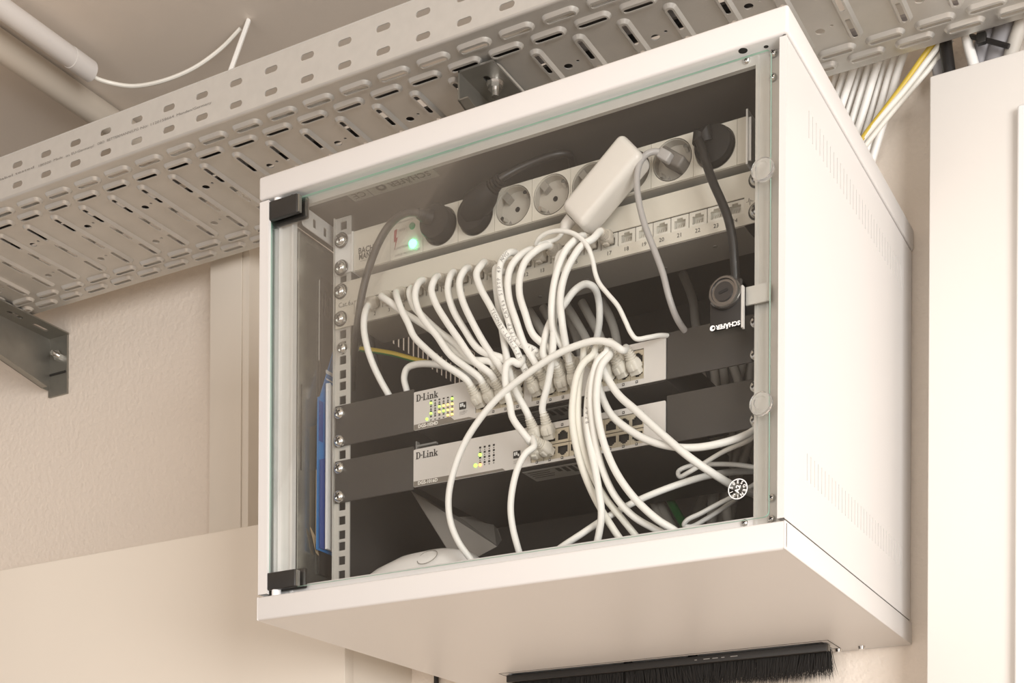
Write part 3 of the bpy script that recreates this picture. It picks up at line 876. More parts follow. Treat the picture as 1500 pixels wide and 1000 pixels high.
# white power adapter
ax = at(884, 268, .030)
bm = bmesh.new(); bmesh.ops.create_cube(bm, size=1)
for v in bm.verts: v.co = Vector((v.co.x * .086, v.co.y * .030, v.co.z * .0365))
bmesh.ops.bevel(bm, geom=bm.edges[:], offset=.0072, segments=5, affect='EDGES', profile=.5)
adp = empty('power_adapter', (ax.x, RK, ax.z))
obj('body', MB().bm(bm, Matrix.Translation((ax.x, .0365, ax.z)) @ Matrix.Rotation(math.radians(-40), 4, 'Y')), 'adapter_white', adp, ang=60)
c = Vector((SX[4] + .005, RK + .004, SZ))
obj('plug_head', MB().cyl((SX[4] + .024, RK + .006, SZ - .002), (SX[4] + .024, .050, SZ - .002), .014, n=28), 'adapter_white', adp)
e0 = at(829, 330, .040)
obj('outlet_collar', MB().tube([e0 + Vector((.006, 0, .005)), e0, at(826, 340, .040)], [.0065, .006, .0048], n=14), 'adapter_white', adp)
pts = [e0, at(818, 348, .038), at(800, 355, .036), at(786, 358, .034), at(789, 350, .030), at(800, 342, .027), at(821, 338, .024), at(844, 344, .022), at(860, 360, .021), at(868, 380, .021), at(872, 400, .022), at(878, 415, .023), at(890, 430, .024), at(905, 448, .025), at(916, 470, .026), at(924, 487, .028), at(932, 496, .031), at(950, 494, .040), at(968, 491, .052), at(985, 493, .066), at(1000, 500, .09)]
lead('lead', pts, .0023, 'cable_white', None, parent=adp)
tag(adp, 'rounded off-white power adapter hanging askew on the power strip', 'power adapter')

# ================================================================== PATCH PANEL
pp = empty('patch_bay', (.306, RK, .328))
tag(pp, 'beige 24-port patch panel with numbered sockets below the power strip', 'patch panel')
ZP0, ZP1 = .3282, .3778
PX = [.0957 + k * .01883 for k in range(24)]
PZ = .3465
me = plate([[(.0620, ZP0), (.0822, ZP0), (.0875, ZP0 - .0), (.5590, ZP0), (.5590, ZP1), (.0620, ZP1)], rect(.0868, .5385, .3392, .3545)], .0014)
obj('face_plate', MB().mesh(me, PXZ(RK + .0007)), 'patch_beige', pp, sm=False)
obj('port_backing', MB().box(.0860, .5395, RK + .0125, RK + .0140, .3380, .3555), 'port_dark', pp, sm=False)
mb = MB(); mb.box(.0885, .5385, RK + .0014, .112, ZP0 - .0008, ZP0 + .0002)
obj('rear_pan', mb, 'patch_pan', pp, sm=False)
for (x, y) in ((.20, .10), (.30, .095), (.36, .085), (.44, .100), (.50, .082), (.16, .09)):
    obj('rivet', MB().cyl((x, y, ZP0 - .0008), (x, y, ZP0 - .0014), .0022, n=10), 'print_grey', pp)
def jack_mesh():
    mb = MB()
    me = plate([rect(-.0090, .0090, -.0073, .0073), [(-.0058, -.0046), (.0058, -.0046), (.0058, .0030), (.0030, .0030), (.0030, .0050), (-.0030, .0050), (-.0030, .0030), (-.0058, .0030)]], .0012)
    mb.mesh(me, PXZ(.0030))
    mb.box(-.0090, .0090, .0036, .0120, .0050, .0073); mb.box(-.0090, .0090, .0036, .0120, -.0073, -.0046)
    mb.box(-.0090, -.0058, .0036, .0120, -.0046, .0050); mb.box(.0058, .0090, .0036, .0120, -.0046, .0050)
    mb.box(-.0058, .0058, .0095, .0110, -.0046, .0050)
    for i in range(4):
        x = -.0036 + i * .0024
        mb.add([(x - .0007, .0045, .0005 - .004), (x + .0007, .0045, .0005 - .004), (x + .0007, .0090, .0030), (x - .0007, .0090, .0030)], [(0, 1, 2, 3)])
    return mkmesh('port', mb, 'jack_grey', sm=False)
JACK = jack_mesh()
for i, x in enumerate(PX):
    inst('port', JACK, (x, RK - .0006, .3468), pp)
    letters('number', str(i + 1), .0056, FACE(x + .0005, RK - .0003, .3342), 'print_dark', pp)
letters('lettering', 'Cat.6', .0078, FACE(.0745, RK - .0003, .3530), 'print_dark', pp)
letters('lettering', 'A', .0050, FACE(.0848, RK - .0003, .3515), 'print_dark', pp)
letters('lettering', 'Tele', .0050, FACE(.5490, RK - .0003, .3480), 'print_grey', pp, align='LEFT')
zig = [(.5405, .3490), (.5425, .3490), (.5432, .3525), (.5442, .3455), (.5450, .3505), (.5456, .3490), (.5476, .3490)]
obj('pulse_mark', MB().tube([(x, RK - .0001, z) for x, z in zig], .00025, n=5), 'print_grey', pp)
for z in (.3684, .3381):
    inst('screw', SCREW, (.0693, RK - .0002, z), pp)
    inst('screw', SCREW, (.5515, RK - .0002, z), pp)
# earth terminal screw on the rail
tag(inst('rail_screw', SCREW_S, (.0700, RAILY - .001, .3063)), 'single loose rack screw on the left rail below the patch panel', 'screw')

# ================================================================== SWITCHES
def glyphs(mb, s, x, z, h, y):
    """slab-serif lettering built from strokes"""
    st = h * .20; sf = h * .09
    def R(x0, x1, z0, z1): mb.add([(x0, y, z0), (x1, y, z0), (x1, y, z1), (x0, y, z1)], [(0, 1, 2, 3)])
    for ch in s:
        if ch == 'D':
            R(x + h * .08, x + h * .08 + st, z, z + h); R(x, x + h * .4, z, z + sf); R(x, x + h * .4, z + h - sf, z + h)
            n = 10
            for i in range(n):
                a0, a1 = math.radians(-90 + 180 * i / n), math.radians(-90 + 180 * (i + 1) / n)
                q = []
                for a, r0, r1 in ((a0, .40, .26), (a1, .40, .26)):
                    q.append(((x + h * .38 + r0 * h * math.cos(a)), z + h * .5 + h * .5 * math.sin(a)))
                    q.append(((x + h * .38 + r1 * h * .8 * math.cos(a)), z + h * .5 + h * .41 * math.sin(a)))
                mb.add([(q[0][0], y, q[0][1]), (q[1][0], y, q[1][1]), (q[3][0], y, q[3][1]), (q[2][0], y, q[2][1])], [(0, 1, 2, 3)])
            x += h * .86
        elif ch == '-':
            R(x, x + h * .24, z + h * .40, z + h * .55); x += h * .30
        elif ch == 'L':
            R(x + h * .08, x + h * .08 + st, z, z + h); R(x, x + h * .38, z + h - sf, z + h); R(x, x + h * .62, z, z + sf); R(x + h * .54, x + h * .62, z, z + h * .30)
            x += h * .70
        elif ch == 'i':
            R(x + h * .08, x + h * .08 + st * .9, z, z + h * .66); R(x, x + h * .2, z + h * .66 - sf, z + h * .66); R(x, x + h * .36, z, z + sf); R(x + h * .08, x + h * .08 + st * .9, z + h * .80, z + h)
            x += h * .40
        elif ch == 'n':
            R(x + h * .08, x + h * .08 + st * .9, z, z + h * .66); R(x, x + h * .2, z + h * .66 - sf, z + h * .66); R(x, x + h * .34, z, z + sf)
            R(x + h * .2, x + h * .58, z + h * .52, z + h * .66); R(x + h * .46, x + h * .46 + st * .9, z, z + h * .58); R(x + h * .40, x + h * .72, z, z + sf)
            x += h * .76
        elif ch == 'k':
            R(x + h * .08, x + h * .08 + st * .9, z, z + h); R(x, x + h * .2, z + h - sf, z + h); R(x, x + h * .34, z, z + sf)
            mb.add([(x + h * .22, y, z + h * .26), (x + h * .30, y, z + h * .22), (x + h * .60, y, z + h * .62), (x + h * .44, y, z + h * .62)], [(0, 1, 2, 3)])
            mb.add([(x + h * .30, y, z + h * .36), (x + h * .48, y, z), (x + h * .70, y, z), (x + h * .42, y, z + h * .44)], [(0, 1, 2, 3)])
            R(x + h * .40, x + h * .72, z, z + sf); R(x + h * .40, x + h * .68, z + h * .66 - sf, z + h * .66)
            x += h * .76
    return x

def port_mesh(flip):
    s = -1 if flip else 1
    mb = MB()
    hole = [(-.0056, -.0046), (.0056, -.0046), (.0056, .0022), (.0036, .0022), (.0036, .0036), (.0020, .0036), (.0020, .0048), (-.0020, .0048), (-.0020, .0036), (-.0036, .0036), (-.0036, .0022), (-.0056, .0022)]
    hole = [(a, b * s) for a, b in hole]
    me = plate([rect(-.0071, .0071, -.0073, .0073), hole], .0012)
    mb.mesh(me, PXZ(0))
    mb.cur = 1
    mb.box(-.0060, .0060, .0022, .0028, -.0052, .0052)
    return mkmesh('port', mb, ['port_metal', 'port_dark'], sm=False)
PORT_U, PORT_L = port_mesh(False), port_mesh(True)

def switch(name, z0, z1, label, cols, rows, model, ear0, ear1):
    x0, x1 = .1668, .4592
    s = empty(name, ((x0 + x1) / 2, RK, z0))
    tag(s, label, 'network switch', 'network switches in the rack')
    bx0, bx1 = min(c for c in cols) - .0078, max(c for c in cols) + .0078
    zz0, zz1 = min(rows) - .0078, max(rows) + .0078
    body = obj('chassis', MB().box(x0 + .0008, x1 - .0008, RK + .006, RK + .175, z0 + .0006, z1 - .0006, .0008), 'switch_black', s)
    holes = []
    groups = []
    g = [cols[0]]
    for c in cols[1:]:
        if c - g[-1] > .018: groups.append(g); g = [c]
        else: g.append(c)
    groups.append(g)
    for g in groups: holes.append(rect(g[0] - .0074, g[-1] + .0074, zz0, zz1))
    me = plate([rrect(x0, x1, z0, z1, .0012)] + holes, .0016)
    obj('front_panel', MB().mesh(me, PXZ(RK + .0002)), 'face_silver', s, sm=False)
    for g in groups:
        obj('port_well', MB().box(g[0] - .0078, g[-1] + .0078, RK + .0045, RK + .0058, zz0 - .001, zz1 + .001), 'port_dark', s, sm=False)
        for c in g:
            inst('port', PORT_U, (c, RK + .0012, max(rows)), s)
            inst('port', PORT_L, (c, RK + .0012, min(rows)), s)
    # grey model band along the lower left of the front
    zb = z0 + .0052
    n_ = .250 if model == 'DGS-1016D' else .2200
    band = [(x0 + .0005, z0 + .0003), (n_ + .030, z0 + .0003), (n_ + .027, z0 + .0026), (n_ - .034, z0 + .0026), (n_ - .038, zb + .0006), (x0 + .0005, zb + .0006)] if model == 'DGS-1016D' else \
           [(x0 + .0005, z0 + .0003), (n_ + .022, z0 + .0003), (n_ + .016, z0 + .0024), (n_ - .002, z0 + .0024), (n_ - .0065, zb + .0014), (x0 + .0005, zb + .0006)]
    bd = obj('model_band', MB().mesh(plate([band], .0003), PXZ(RK - .0008)), 'face_band', s, sm=False)
    letters('lettering', model, .0050, FACE(x0 + .0185, RK - .0011, z0 + .0031), 'print_band', bd, bold=.0002)
    mb = MB(); glyphs(mb, 'D-Link', x0 + .0033, z1 - .0108, .0074, RK - .0009)
    obj('brand_lettering', mb, 'print_dark', s, sm=False)
    # long black ears to the rails
    for a, b_ in ((.0617, x0 - .0006), (x1 + .0006, .5590)):
        obj('mounting_ear', MB().box(a, b_, RK + .0006, RK + .0026, ear0, ear1, .0006), 'switch_black', s)
    return s
D1C = [.251, .2655, .280, .2945, .318, .3325, .347, .3615, .385, .3995, .414, .4285]
D1U, D1L = .2245, .2105
D2C = [.3173, .332, .3463, .361, .3855, .4, .4143, .4286]
D2U, D2L = .1628, .1474
s1 = switch('network_switch', .1975, .2385, 'upper silver-fronted switch packed with white cables and lit amber lamps', D1C, (D1U, D1L), 'DGS-1024D', .1975, .2428)
s2 = switch('network_switch', .1368, .1768, 'lower silver-fronted switch with mostly empty ports', D2C, (D2U, D2L), 'DGS-1016D', .1350, .1815)
for z in (.2335, .2030): inst('screw', SCREW_S, (.0690, RK + .0004, z), s1)
for z in (.1728, .1416): inst('screw', SCREW_S, (.0690, RK + .0004, z), s2)
for s_, zs in ((s1, (.2335, .2030)), (s2, (.1728, .1416))):
    for z in zs: inst('screw', SCREW_S, (.5515, RK + .0004, z), s_)
def sq(mb, x, z, w, h, y=RK - .0009): mb.add([(x - w / 2, y, z - h / 2), (x + w / 2, y, z - h / 2), (x + w / 2, y, z + h / 2), (x - w / 2, y, z + h / 2)], [(0, 1, 2, 3)])
# lamp fields
lit1 = {(0, 0): 'led_lime', (0, 2): 'led_lime', (2, 1): 'led_lime', (2, 2): 'led_amber', (3, 1): 'led_amber', (3, 2): 'led_lime', (4, 1): 'led_amber', (4, 2): 'led_amber', (4, 3): 'led_amber', (5, 0): 'led_lime', (5, 1): 'led_amber', (5, 2): 'led_amber', (5, 3): 'led_amber'}
mk = MB()
ZB = .2233
for c in range(6):
    for r in range(4):
        x = .1888 + c * .0053; z = ZB - r * .0055
        mk.add([], [])
        sq(mk, x, z + .0018, .0024, .0014)
        sq(mk, x, z - .0026 + .0008, .0022, .0010)
        if (c, r) in lit1:
            obj('lamp', MB().cyl((x, RK - .0006, z - .0004), (x, RK - .0016, z - .0004), .0013, n=12), lit1[(c, r)], s1)
        elif r < 3: sq(mk, x, z - .0005, .0014, .0008)
obj('lamp_marks', mk, 'print_dark', s1, sm=False)
obj('power_lamp', MB().cyl((.1838, RK - .0006, .2068), (.1838, RK - .0014, .2068), .0014, n=12), 'led_lime', s1)
mk = MB()
for c in range(4):
    for r in range(4):
        x = .2500 + c * .0055; z = .1655 - r * .0053
        sq(mk, x, z, .0024, .0020); sq(mk, x, z - .0027, .0012, .0010)
obj('lamp_marks', mk, 'print_dark', s2, sm=False)
for (x, z, m) in ((.2500, .1580, 'led_lime'), (.2502, .1474, 'led_orange')):
    obj('lamp', MB().cyl((x, RK - .0006, z), (x, RK - .0016, z), .0017, n=12), m, s2)
obj('power_lamp', MB().cyl((.2444, RK - .0006, .1476), (.2444, RK - .0015, .1476), .0019, n=12), 'led_lime', s2)
for s_, x, z in ((s1, .2285, .2130), (s2, .2940, .1510)):      # slide switches
    d_ = obj('slide_switch', MB().box(x - .0040, x + .0040, RK - .0014, RK - .0007, z - .0036, z + .0036), 'port_dark', s_, sm=False)
    m_ = MB(); m_.box(x - .0028, x - .0012, RK - .0020, RK - .0014, z - .0012, z + .0022); m_.box(x - .0006, x + .0010, RK - .0020, RK - .0014, z - .0008, z + .0024); m_.box(x + .0016, x + .0032, RK - .0020, RK - .0014, z - .0022, z + .0002)
    obj('slider', m_, 'print_white', d_, sm=False)
    m_ = MB()
    for k in range(3): sq(m_, x + .001 - k * .0008, z - .0062 - k * .0013, .010 - k * .0015, .0003)
    sq(m_, x + .0008, z - .0055, .0002, .003); sq(m_, x + .0022, z - .0055, .0002, .003)
    obj('fine_print', m_, 'print_grey', s_, sm=False)
for s_, cols, zu, zl in ((s1, D1C, .2346, .2004), (s2, D2C, .1728, .1394)):
    m_ = MB()
    for c in cols:
        for z in ((zl,) if s_ is s1 else (zu, zl)): sq(m_, c, z, .0026, .0026)
    obj('port_numbers', m_, 'print_dark', s_, sm=False)
    m_ = MB()
    for c in cols:
        for z in ((zl,) if s_ is s1 else (zu, zl)): sq(m_, c, z, .0012, .0012, RK - .0011)
    obj('port_digits', m_, 'face_silver', s_, sm=False)
# rating labels under the switches
for s_, z, xa in ((s1, .1975, .275), (s2, .1368, .292)):
    lb_ = obj('rating_label', MB().box(xa, xa + .078, RK + .014, RK + .046, z + .0001, z + .0005), 'label_silver', s_, sm=False)
    m_ = MB()
    for k in range(4): m_.box(xa + .004, xa + .030 - .003 * (k % 2), RK + .018 + k * .0055, RK + .0195 + k * .0055, z - .0001, z + .0001)
    for k in range(5): m_.box(xa + .036 + k * .0075, xa + .0405 + k * .0075, RK + .018, RK + .028 + (k % 3) * .004, z - .0001, z + .0001)
    obj('fine_print', m_, 'switch_black', lb_, sm=False)
# rubber feet / louvres at the left side of the switches' ears
for s_, z in ((s1, .188),):
    m_ = MB()
    for k in range(5): m_.box(.150, .176, RK + .030, RK + .034, z - .012 + k * .0040, z - .0100 + k * .0040)
    m_.box(.150, .1515, RK + .029, RK + .035, z - .014, z + .010)
    obj('louvres', m_, 'label_silver', s_, sm=False)

# ================================================================== PATCH CABLES
def boot_mesh(name, m):
    """RJ45 plug with ribbed boot, axis along -y, port opening at the origin"""
    mb = MB()
    mb.box(-.0056, .0056, -.0055, .0020, -.0046, .0034, .0006)
    def ring(y, w, h, r=.6):
        return [(w * math.copysign(abs(math.cos(a)) ** r, math.cos(a)), y, h * math.copysign(abs(math.sin(a)) ** r, math.sin(a))) for a in [2 * math.pi * j / 20 for j in range(20)]]
    loops = [ring(-.0035, .0066, .0062, .45), ring(-.0085, .0068, .0064, .5), ring(-.0120, .0062, .0058, .7)]
    y = -.0120; w = .0058
    for k in range(5):
        loops += [ring(y - .0002, w, w, .95), ring(y - .0013, w, w, 1), ring(y - .0014, w - .0012, w - .0012, 1), ring(y - .0022, w - .0012, w - .0012, 1)]
        y -= .0023; w -= .00032
    loops.append(ring(y - .001, .0042, .0042, 1))
    mb.loft(loops, cap0=True, cap1=True)
    mb.other(MB().box(-.0030, .0030, -.0105, -.0030, -.0082, -.0058, .0012), Matrix.Identity(4))   # latch guard
    return mkmesh(name, mb, m, ang=35)
BOOT = boot_mesh('plug', 'boot_cream')
BOOT_B = boot_mesh('plug', 'boot_beige')
BOOT_B.transform(Matrix.Diagonal((1, .74, 1, 1)))
BL = .0235
def boot(parent, pos, tilt, pan, me):
    # tilt > 0 raises the boot end, pan > 0 swings it to the right
    o = inst('plug', me, pos, parent, (math.radians(-tilt), 0, math.radians(pan)))
    return o
def tip(pos, tilt, pan, d):
    v = Vector((0, -1, 0)); v.rotate(Matrix.Rotation(math.radians(-tilt), 3, 'X')); v.rotate(Matrix.Rotation(math.radians(pan), 3, 'Z'))
    return Vector(pos) + v * d
R_ = .0036
def cable_print(o, path, r, s, f0, step, size, flip):
    """letters printed along a cable jacket, on the side facing the room"""
    if flip: path = path[::-1]
    d = [0]
    for p, q in zip(path[:-1], path[1:]): d.append(d[-1] + (q - p).length)
    mb = MB(); out = Vector((.42, -.84, -.34)).normalized()
    for i, ch in enumerate(s):
        t = d[-1] * f0 + i * step
        k = max(j for j in range(len(d)) if d[j] <= t) if t > 0 else 0
        if k >= len(d) - 1 or ch == ' ': continue
        f = (t - d[k]) / max(1e-9, d[k + 1] - d[k])
        p = path[k].lerp(path[k + 1], f); tg = (path[k + 1] - path[k]).normalized()
        nn = (out - tg * out.dot(tg)).normalized(); bb = nn.cross(tg)
        M = Matrix(((tg.x, bb.x, nn.x, 0), (tg.y, bb.y, nn.y, 0), (tg.z, bb.z, nn.z, 0), (0, 0, 0, 1)))
        M = Matrix.Translation(p + nn * (r + .00015)) @ M
        mb.other(text_mb(ch, size, M, .00004), Matrix.Identity(4))
    obj('print', mb, 'print_cable', o, sm=False)
def patch(label, ends, way, r=R_, m='cable_white', name='patch_cable', group='patch cables', me_a=None, print_=None):
    """ends: (pos, tilt, pan, bootmesh) or None at each end; way: list of (u, v, y)"""
    pts = []
    a, b = ends
    w = [list(q) for q in way]
    if b:
        end = tip(b[0], b[1], b[2], BL + .005)
        while len(w) > 2 and ((at(*w[-1]) - end).length < .012 or at(*w[-1]).z < end.z + .006): w.pop()
        w[-1][2] = max(w[-1][2], end.y - .008)
    bl = BL * .74 if a and a[3] is BOOT_B else BL
    if a: pts += [tip(a[0], a[1], a[2], bl - .004), tip(a[0], a[1], a[2], bl + .001)]
    pts += [at(*q) for q in w]
    if b: pts += [end, tip(b[0], b[1], b[2], BL - .004)]
    path = catmull(pts, 7)
    o = obj(name, MB().tube(path, r, n=12), m)
    tag(o, label, 'cable', group)
    for e in (a, b):
        if e: boot(o, e[0], e[1], e[2], e[3])
    if print_: cable_print(o, path, r, *print_)
    return o
def P(k, tilt=-20, pan=10): return ((PX[k - 1], RK - .0012, PZ + .001), tilt, pan, BOOT_B)
def U(k, tilt=38, pan=-12, me=None): return ((D1C[k], RK - .0005, D1U), tilt, pan, me or BOOT)
def L(k, tilt=42, pan=-14, me=None): return ((D1C[k], RK - .0005, D1L), tilt, pan, me or BOOT)
def U2(k, tilt=50, pan=0, me=None): return ((D2C[k], RK - .0005, D2U), tilt, pan, me or BOOT)
def L2(k, tilt=10, pan=0, me=None): return ((D2C[k], RK - .0005, D2L), tilt, pan, me or BOOT)

patch('leftmost white patch cable, hanging straight down behind the upper switch', (P(2, -38, 6), None),
      [(534, 462, .036), (533, 480, .037), (537, 505, .040), (545, 530, .046), (557, 556, .056), (572, 583, .068), (584, 608, .082)])
patch('white patch cable from the second plug, passing behind its neighbours', (P(3), U(1)),
      [(572, 443, .036), (590, 457, .039), (612, 470, .040), (634, 485, .041), (655, 503, .041), (674, 522, .040), (688, 540, .037)])
patch('white patch cable from the third plug to the lower left corner port', (P(4), L(0)),
      [(583, 440, .031), (589, 456, .030), (598, 474, .030), (606, 492, .031), (624, 511, .031), (650, 533, .030), (672, 554, .029)])
patch('white patch cable from the fourth plug, with a tight bend at the top', (P(5), U(2)),
      [(600, 430, .035), (606, 448, .038), (620, 464, .038), (644, 486, .037), (668, 504, .037), (690, 526, .036), (706, 545, .034)])
patch('white patch cable from the fifth plug, arching left before dropping', (P(6, -5, 0), L(1)),
      [(612, 416, .029), (608, 432, .026), (612, 452, .026), (622, 470, .026), (640, 492, .027), (660, 520, .028), (682, 548, .028)])
patch('white patch cable from the sixth plug to the third lower port', (P(7, -5, 0), L(2)),
      [(636, 410, .028), (632, 424, .025), (638, 444, .025), (652, 468, .025), (672, 497, .026), (694, 528, .027), (712, 556, .027)])
patch('white patch cable from the seventh plug, dropping to the upper row', (P(8, -5, 0), U(3)),
      [(659, 406, .031), (656, 424, .030), (663, 452, .030), (680, 482, .031), (702, 512, .031), (722, 540, .031)])
patch('white patch cable from the eighth plug, dropping to the lower row', (P(9, -5, 0), L(3)),
      [(680, 396, .027), (673, 412, .024), (677, 438, .023), (690, 468, .023), (710, 504, .024), (728, 532, .025), (738, 552, .026)])
patch('white patch cable with printed text from the ninth plug', (P(10, 0, 0), L(4)),
      [(705, 388, .027), (698, 400, .023), (703, 420, .022), (718, 448, .022), (736, 482, .022), (754, 508, .023), (770, 534, .024), (778, 548, .027)], print_=('TECONET-LAN-S-FTP P', .52, .0037, .0050, False))
patch('white patch cable running straight down to the lower switch left port', (P(11, -40, 0), U2(0, 48, -4)),
      [(727, 392, .038), (727, 420, .036), (731, 452, .034), (737, 492, .033), (743, 526, .033), (752, 566, .034), (759, 594, .033), (765, 612, .030)])
patch('white patch cable arching left from under the adapter to the upper switch', (P(12, 0, 0), U(5)),
      [(746, 370, .026), (735, 382, .022), (731, 402, .021), (734, 432, .021), (744, 466, .022), (756, 498, .023), (772, 528, .026), (782, 542, .029)], print_=('PATCH S/FTP CAT6a S/FTP 4P AWG', .06, .0040, .0052, True))
patch('white patch cable arching beside the adapter, second of three parallel drops', (P(13, 0, 0), L(5)),
      [(762, 374, .025), (749, 390, .021), (744, 410, .020), (746, 438, .020), (756, 470, .020), (768, 504, .021), (780, 534, .024), (788, 550, .027)])
patch('white patch cable arching beside the adapter, third of three parallel drops', (P(14, 0, 0), U(6)),
      [(788, 365, .026), (770, 382, .021), (762, 404, .020), (761, 430, .020), (769, 458, .020), (781, 490, .022), (795, 518, .026)])
patch('white patch cable hanging almost vertically to the second port of the lower switch', (P(15, -30, 0), U2(1, 55, 0)),
      [(820, 374, .033), (815, 400, .031), (812, 440, .030), (811, 480, .029), (809, 520, .026), (803, 560, .025), (798, 592, .026), (794, 612, .028)])
patch('white patch cable from beside the adapter, upper of the pair curving left', (P(16, 0, 0), U(7)),
      [(842, 352, .026), (829, 366, .022), (819, 388, .021), (811, 420, .020), (808, 454, .020), (811, 484, .020), (818, 508, .023), (824, 520, .027)])
patch('white patch cable from port seventeen sweeping left and down', (P(17, 0, 0), L(7, 45, 4)),
      [(868, 350, .027), (852, 360, .023), (838, 380, .020), (827, 404, .019), (821, 434, .019), (823, 468, .019), (828, 500, .020), (832, 524, .022)])
patch('white cable looping over behind the patch cables below the patch panel', (L(6, 40, 4), None),
      [(797, 522, .030), (797, 502, .031), (805, 474, .032), (826, 446, .034), (842, 425, .040), (858, 416, .050), (870, 421, .060), (877, 440, .075), (878, 470, .085), (873, 502, .095), (868, 530, .11)], name='loop_cable')
patch('white patch cable looping from the upper switch down to the lower switch', (U(4, 40, -20), L2(0, 12, 10)),
      [(760, 533, .028), (750, 529, .024), (743, 533, .021), (740, 548, .020), (742, 572, .020), (747, 592, .020), (751, 612, .021), (757, 634, .023), (764, 648, .027)])
patch('long white cable arching across both switches and hanging at the left', (L(11, 48, -14), None),
      [(912, 513, .022), (896, 503, .020), (874, 499, .018), (848, 505, .017), (812, 521, .016), (772, 548, .016), (734, 578, .016), (704, 612, .016), (680, 650, .017), (664, 692, .018), (657, 730, .020), (660, 764, .024), (672, 794, .032), (692, 822, .045)], r=.0034)
patch('white cable from the lower switch hanging down in front of it', (L2(1, 20, -20), None),
      [(782, 654, .026), (770, 664, .021), (759, 684, .019), (751, 714, .018), (748, 744, .019), (751, 772, .024), (758, 800, .032), (766, 826, .042)], r=.0034)
# right-hand bundle
patch('leftmost cable of the bundle falling from the upper switch', (U(9, 30, -10), None),
      [(868, 520, .026), (856, 530, .023), (846, 548, .021), (840, 578, .020), (838, 614, .021), (844, 654, .023), (856, 694, .026), (874, 734, .031), (898, 774, .040), (916, 800, .050)], m='cable_cream', group='cable bundle in front of the switches', r=.0035)
patch('second cable of the bundle, close beside the leftmost', (U(8, 30, -10), None),
      [(854, 530, .030), (850, 548, .028), (847, 580, .026), (847, 612, .026), (853, 650, .027), (866, 692, .030), (886, 728, .035), (910, 758, .043), (936, 790, .055)], m='cable_cream', group='cable bundle in front of the switches', r=.0034)
patch('bundle cable with faint print that hangs straight down', (L(9, 40, -20), None),
      [(874, 534, .030), (866, 556, .027), (861, 586, .024), (860, 616, .022), (864, 650, .020), (872, 688, .019), (878, 724, .019), (881, 752, .022), (878, 778, .028), (872, 806, .036)], group='cable bundle in front of the switches', r=.0036, print_=('CAT.5e 3026', .16, .0050, .0052, False))
patch('bundle cable curving gently to the right at the bottom', (U(10, 30, -16), None),
      [(888, 516, .024), (876, 528, .021), (868, 552, .019), (865, 584, .018), (868, 620, .019), (874, 656, .021), (885, 694, .025), (902, 728, .030), (928, 756, .036), (958, 774, .044), (985, 788, .052)], group='cable bundle in front of the switches', r=.0034)
patch('front cable of the bundle sweeping right to the cabinet floor', (L(10, 45, -18), None),
      [(892, 521, .023), (882, 534, .018), (876, 556, .016), (874, 588, .015), (878, 622, .015), (887, 656, .016), (904, 694, .018), (930, 730, .022), (962, 760, .029), (990, 778, .040), (1012, 796, .052)], group='cable bundle in front of the switches', r=.0036)
patch('thick white cable running diagonally down to the round glass stamp', (None, None),
      [(872, 520, .030), (880, 534, .029), (890, 554, .028), (906, 578, .027), (934, 603, .026), (968, 634, .026), (1008, 668, .030), (1044, 693, .045), (1076, 712, .075), (1106, 724, .12)], r=.0037, group='cable bundle in front of the switches')
patch('thick white cable sagging from the bundle to the right frame post', (None, None),
      [(876, 560, .034), (884, 586, .034), (896, 608, .033), (918, 627, .032), (948, 644, .032), (985, 654, .033), (1022, 655, .036), (1060, 648, .042), (1090, 638, .052), (1120, 620, .070)], r=.0036, group='cable bundle in front of the switches')
patch('white cable rising from the cabinet floor to the right behind the bundle', (None, None),
      [(800, 818, .040), (824, 800, .036), (850, 783, .036), (885, 760, .042), (930, 735, .050), (975, 716, .060), (1020, 701, .075), (1050, 694, .10), (1090, 690, .14), (1135, 690, .19)], r=.0033, group='loose cables at the cabinet bottom')
patch('thin white cable with a hairpin loop by the right frame post', (None, None),
      [(1112, 632, .080), (1098, 644, .075), (1060, 661, .072), (1030, 679, .072), (1008, 692, .074), (996, 698, .078), (994, 690, .083), (1008, 683, .088), (1036, 680, .093), (1074, 680, .10), (1112, 685, .11)], r=.0023, group='loose cables at the cabinet bottom')
patch('thin white cable with a hairpin loop near the cabinet floor', (None, None),
      [(1116, 703, .13), (1080, 724, .11), (1054, 737, .10), (1026, 752, .092), (1006, 762, .090), (1002, 769, .092), (1012, 771, .096), (1034, 760, .104), (1058, 745, .114), (1090, 722, .135), (1118, 700, .16)], r=.0024, group='loose cables at the cabinet bottom')

# installation cables behind the equipment
ORD0 = ('first', 'second', 'third', 'fourth', 'fifth', 'sixth', 'seventh')
def rear(label, pts, r=.0042, m='cable_rear', name='installation_cable', group='installation cables at the back of the cabinet'):
    o = obj(name, MB().tube(catmull([at(*q) for q in pts], 6), r, n=10), m); tag(o, label, 'cable', group)
rear('green cable standing at the back of the cabinet below the lower switch', [(965, 690, .26), (974, 716, .26), (988, 744, .25), (1006, 776, .24), (1014, 800, .23)], .0046, 'green_wire')
for i, (a0, b0, c0) in enumerate((((954, 690), (967, 736), (990, 780)), ((945, 690), (958, 736), (980, 786)))):
    rear(('grey cable leaning right beside the green cable below the lower switch', 'outer grey cable leaning left of the green cable pair below the lower switch')[i], [(*a0, .27), (*b0, .265), (*c0, .25)], .0050)
lst = [((1058, 620), (1048, 690), (1040, 800)), ((1072, 625), (1062, 700), (1070, 800)), ((1090, 620), (1070, 690), (1050, 800)), ((1100, 640), (1080, 700), (1062, 800)),
       ((1040, 640), (1052, 700), (1048, 800)), ((1052, 690), (1030, 730), (1002, 790)), ((1086, 620), (1102, 660), (1118, 700))]
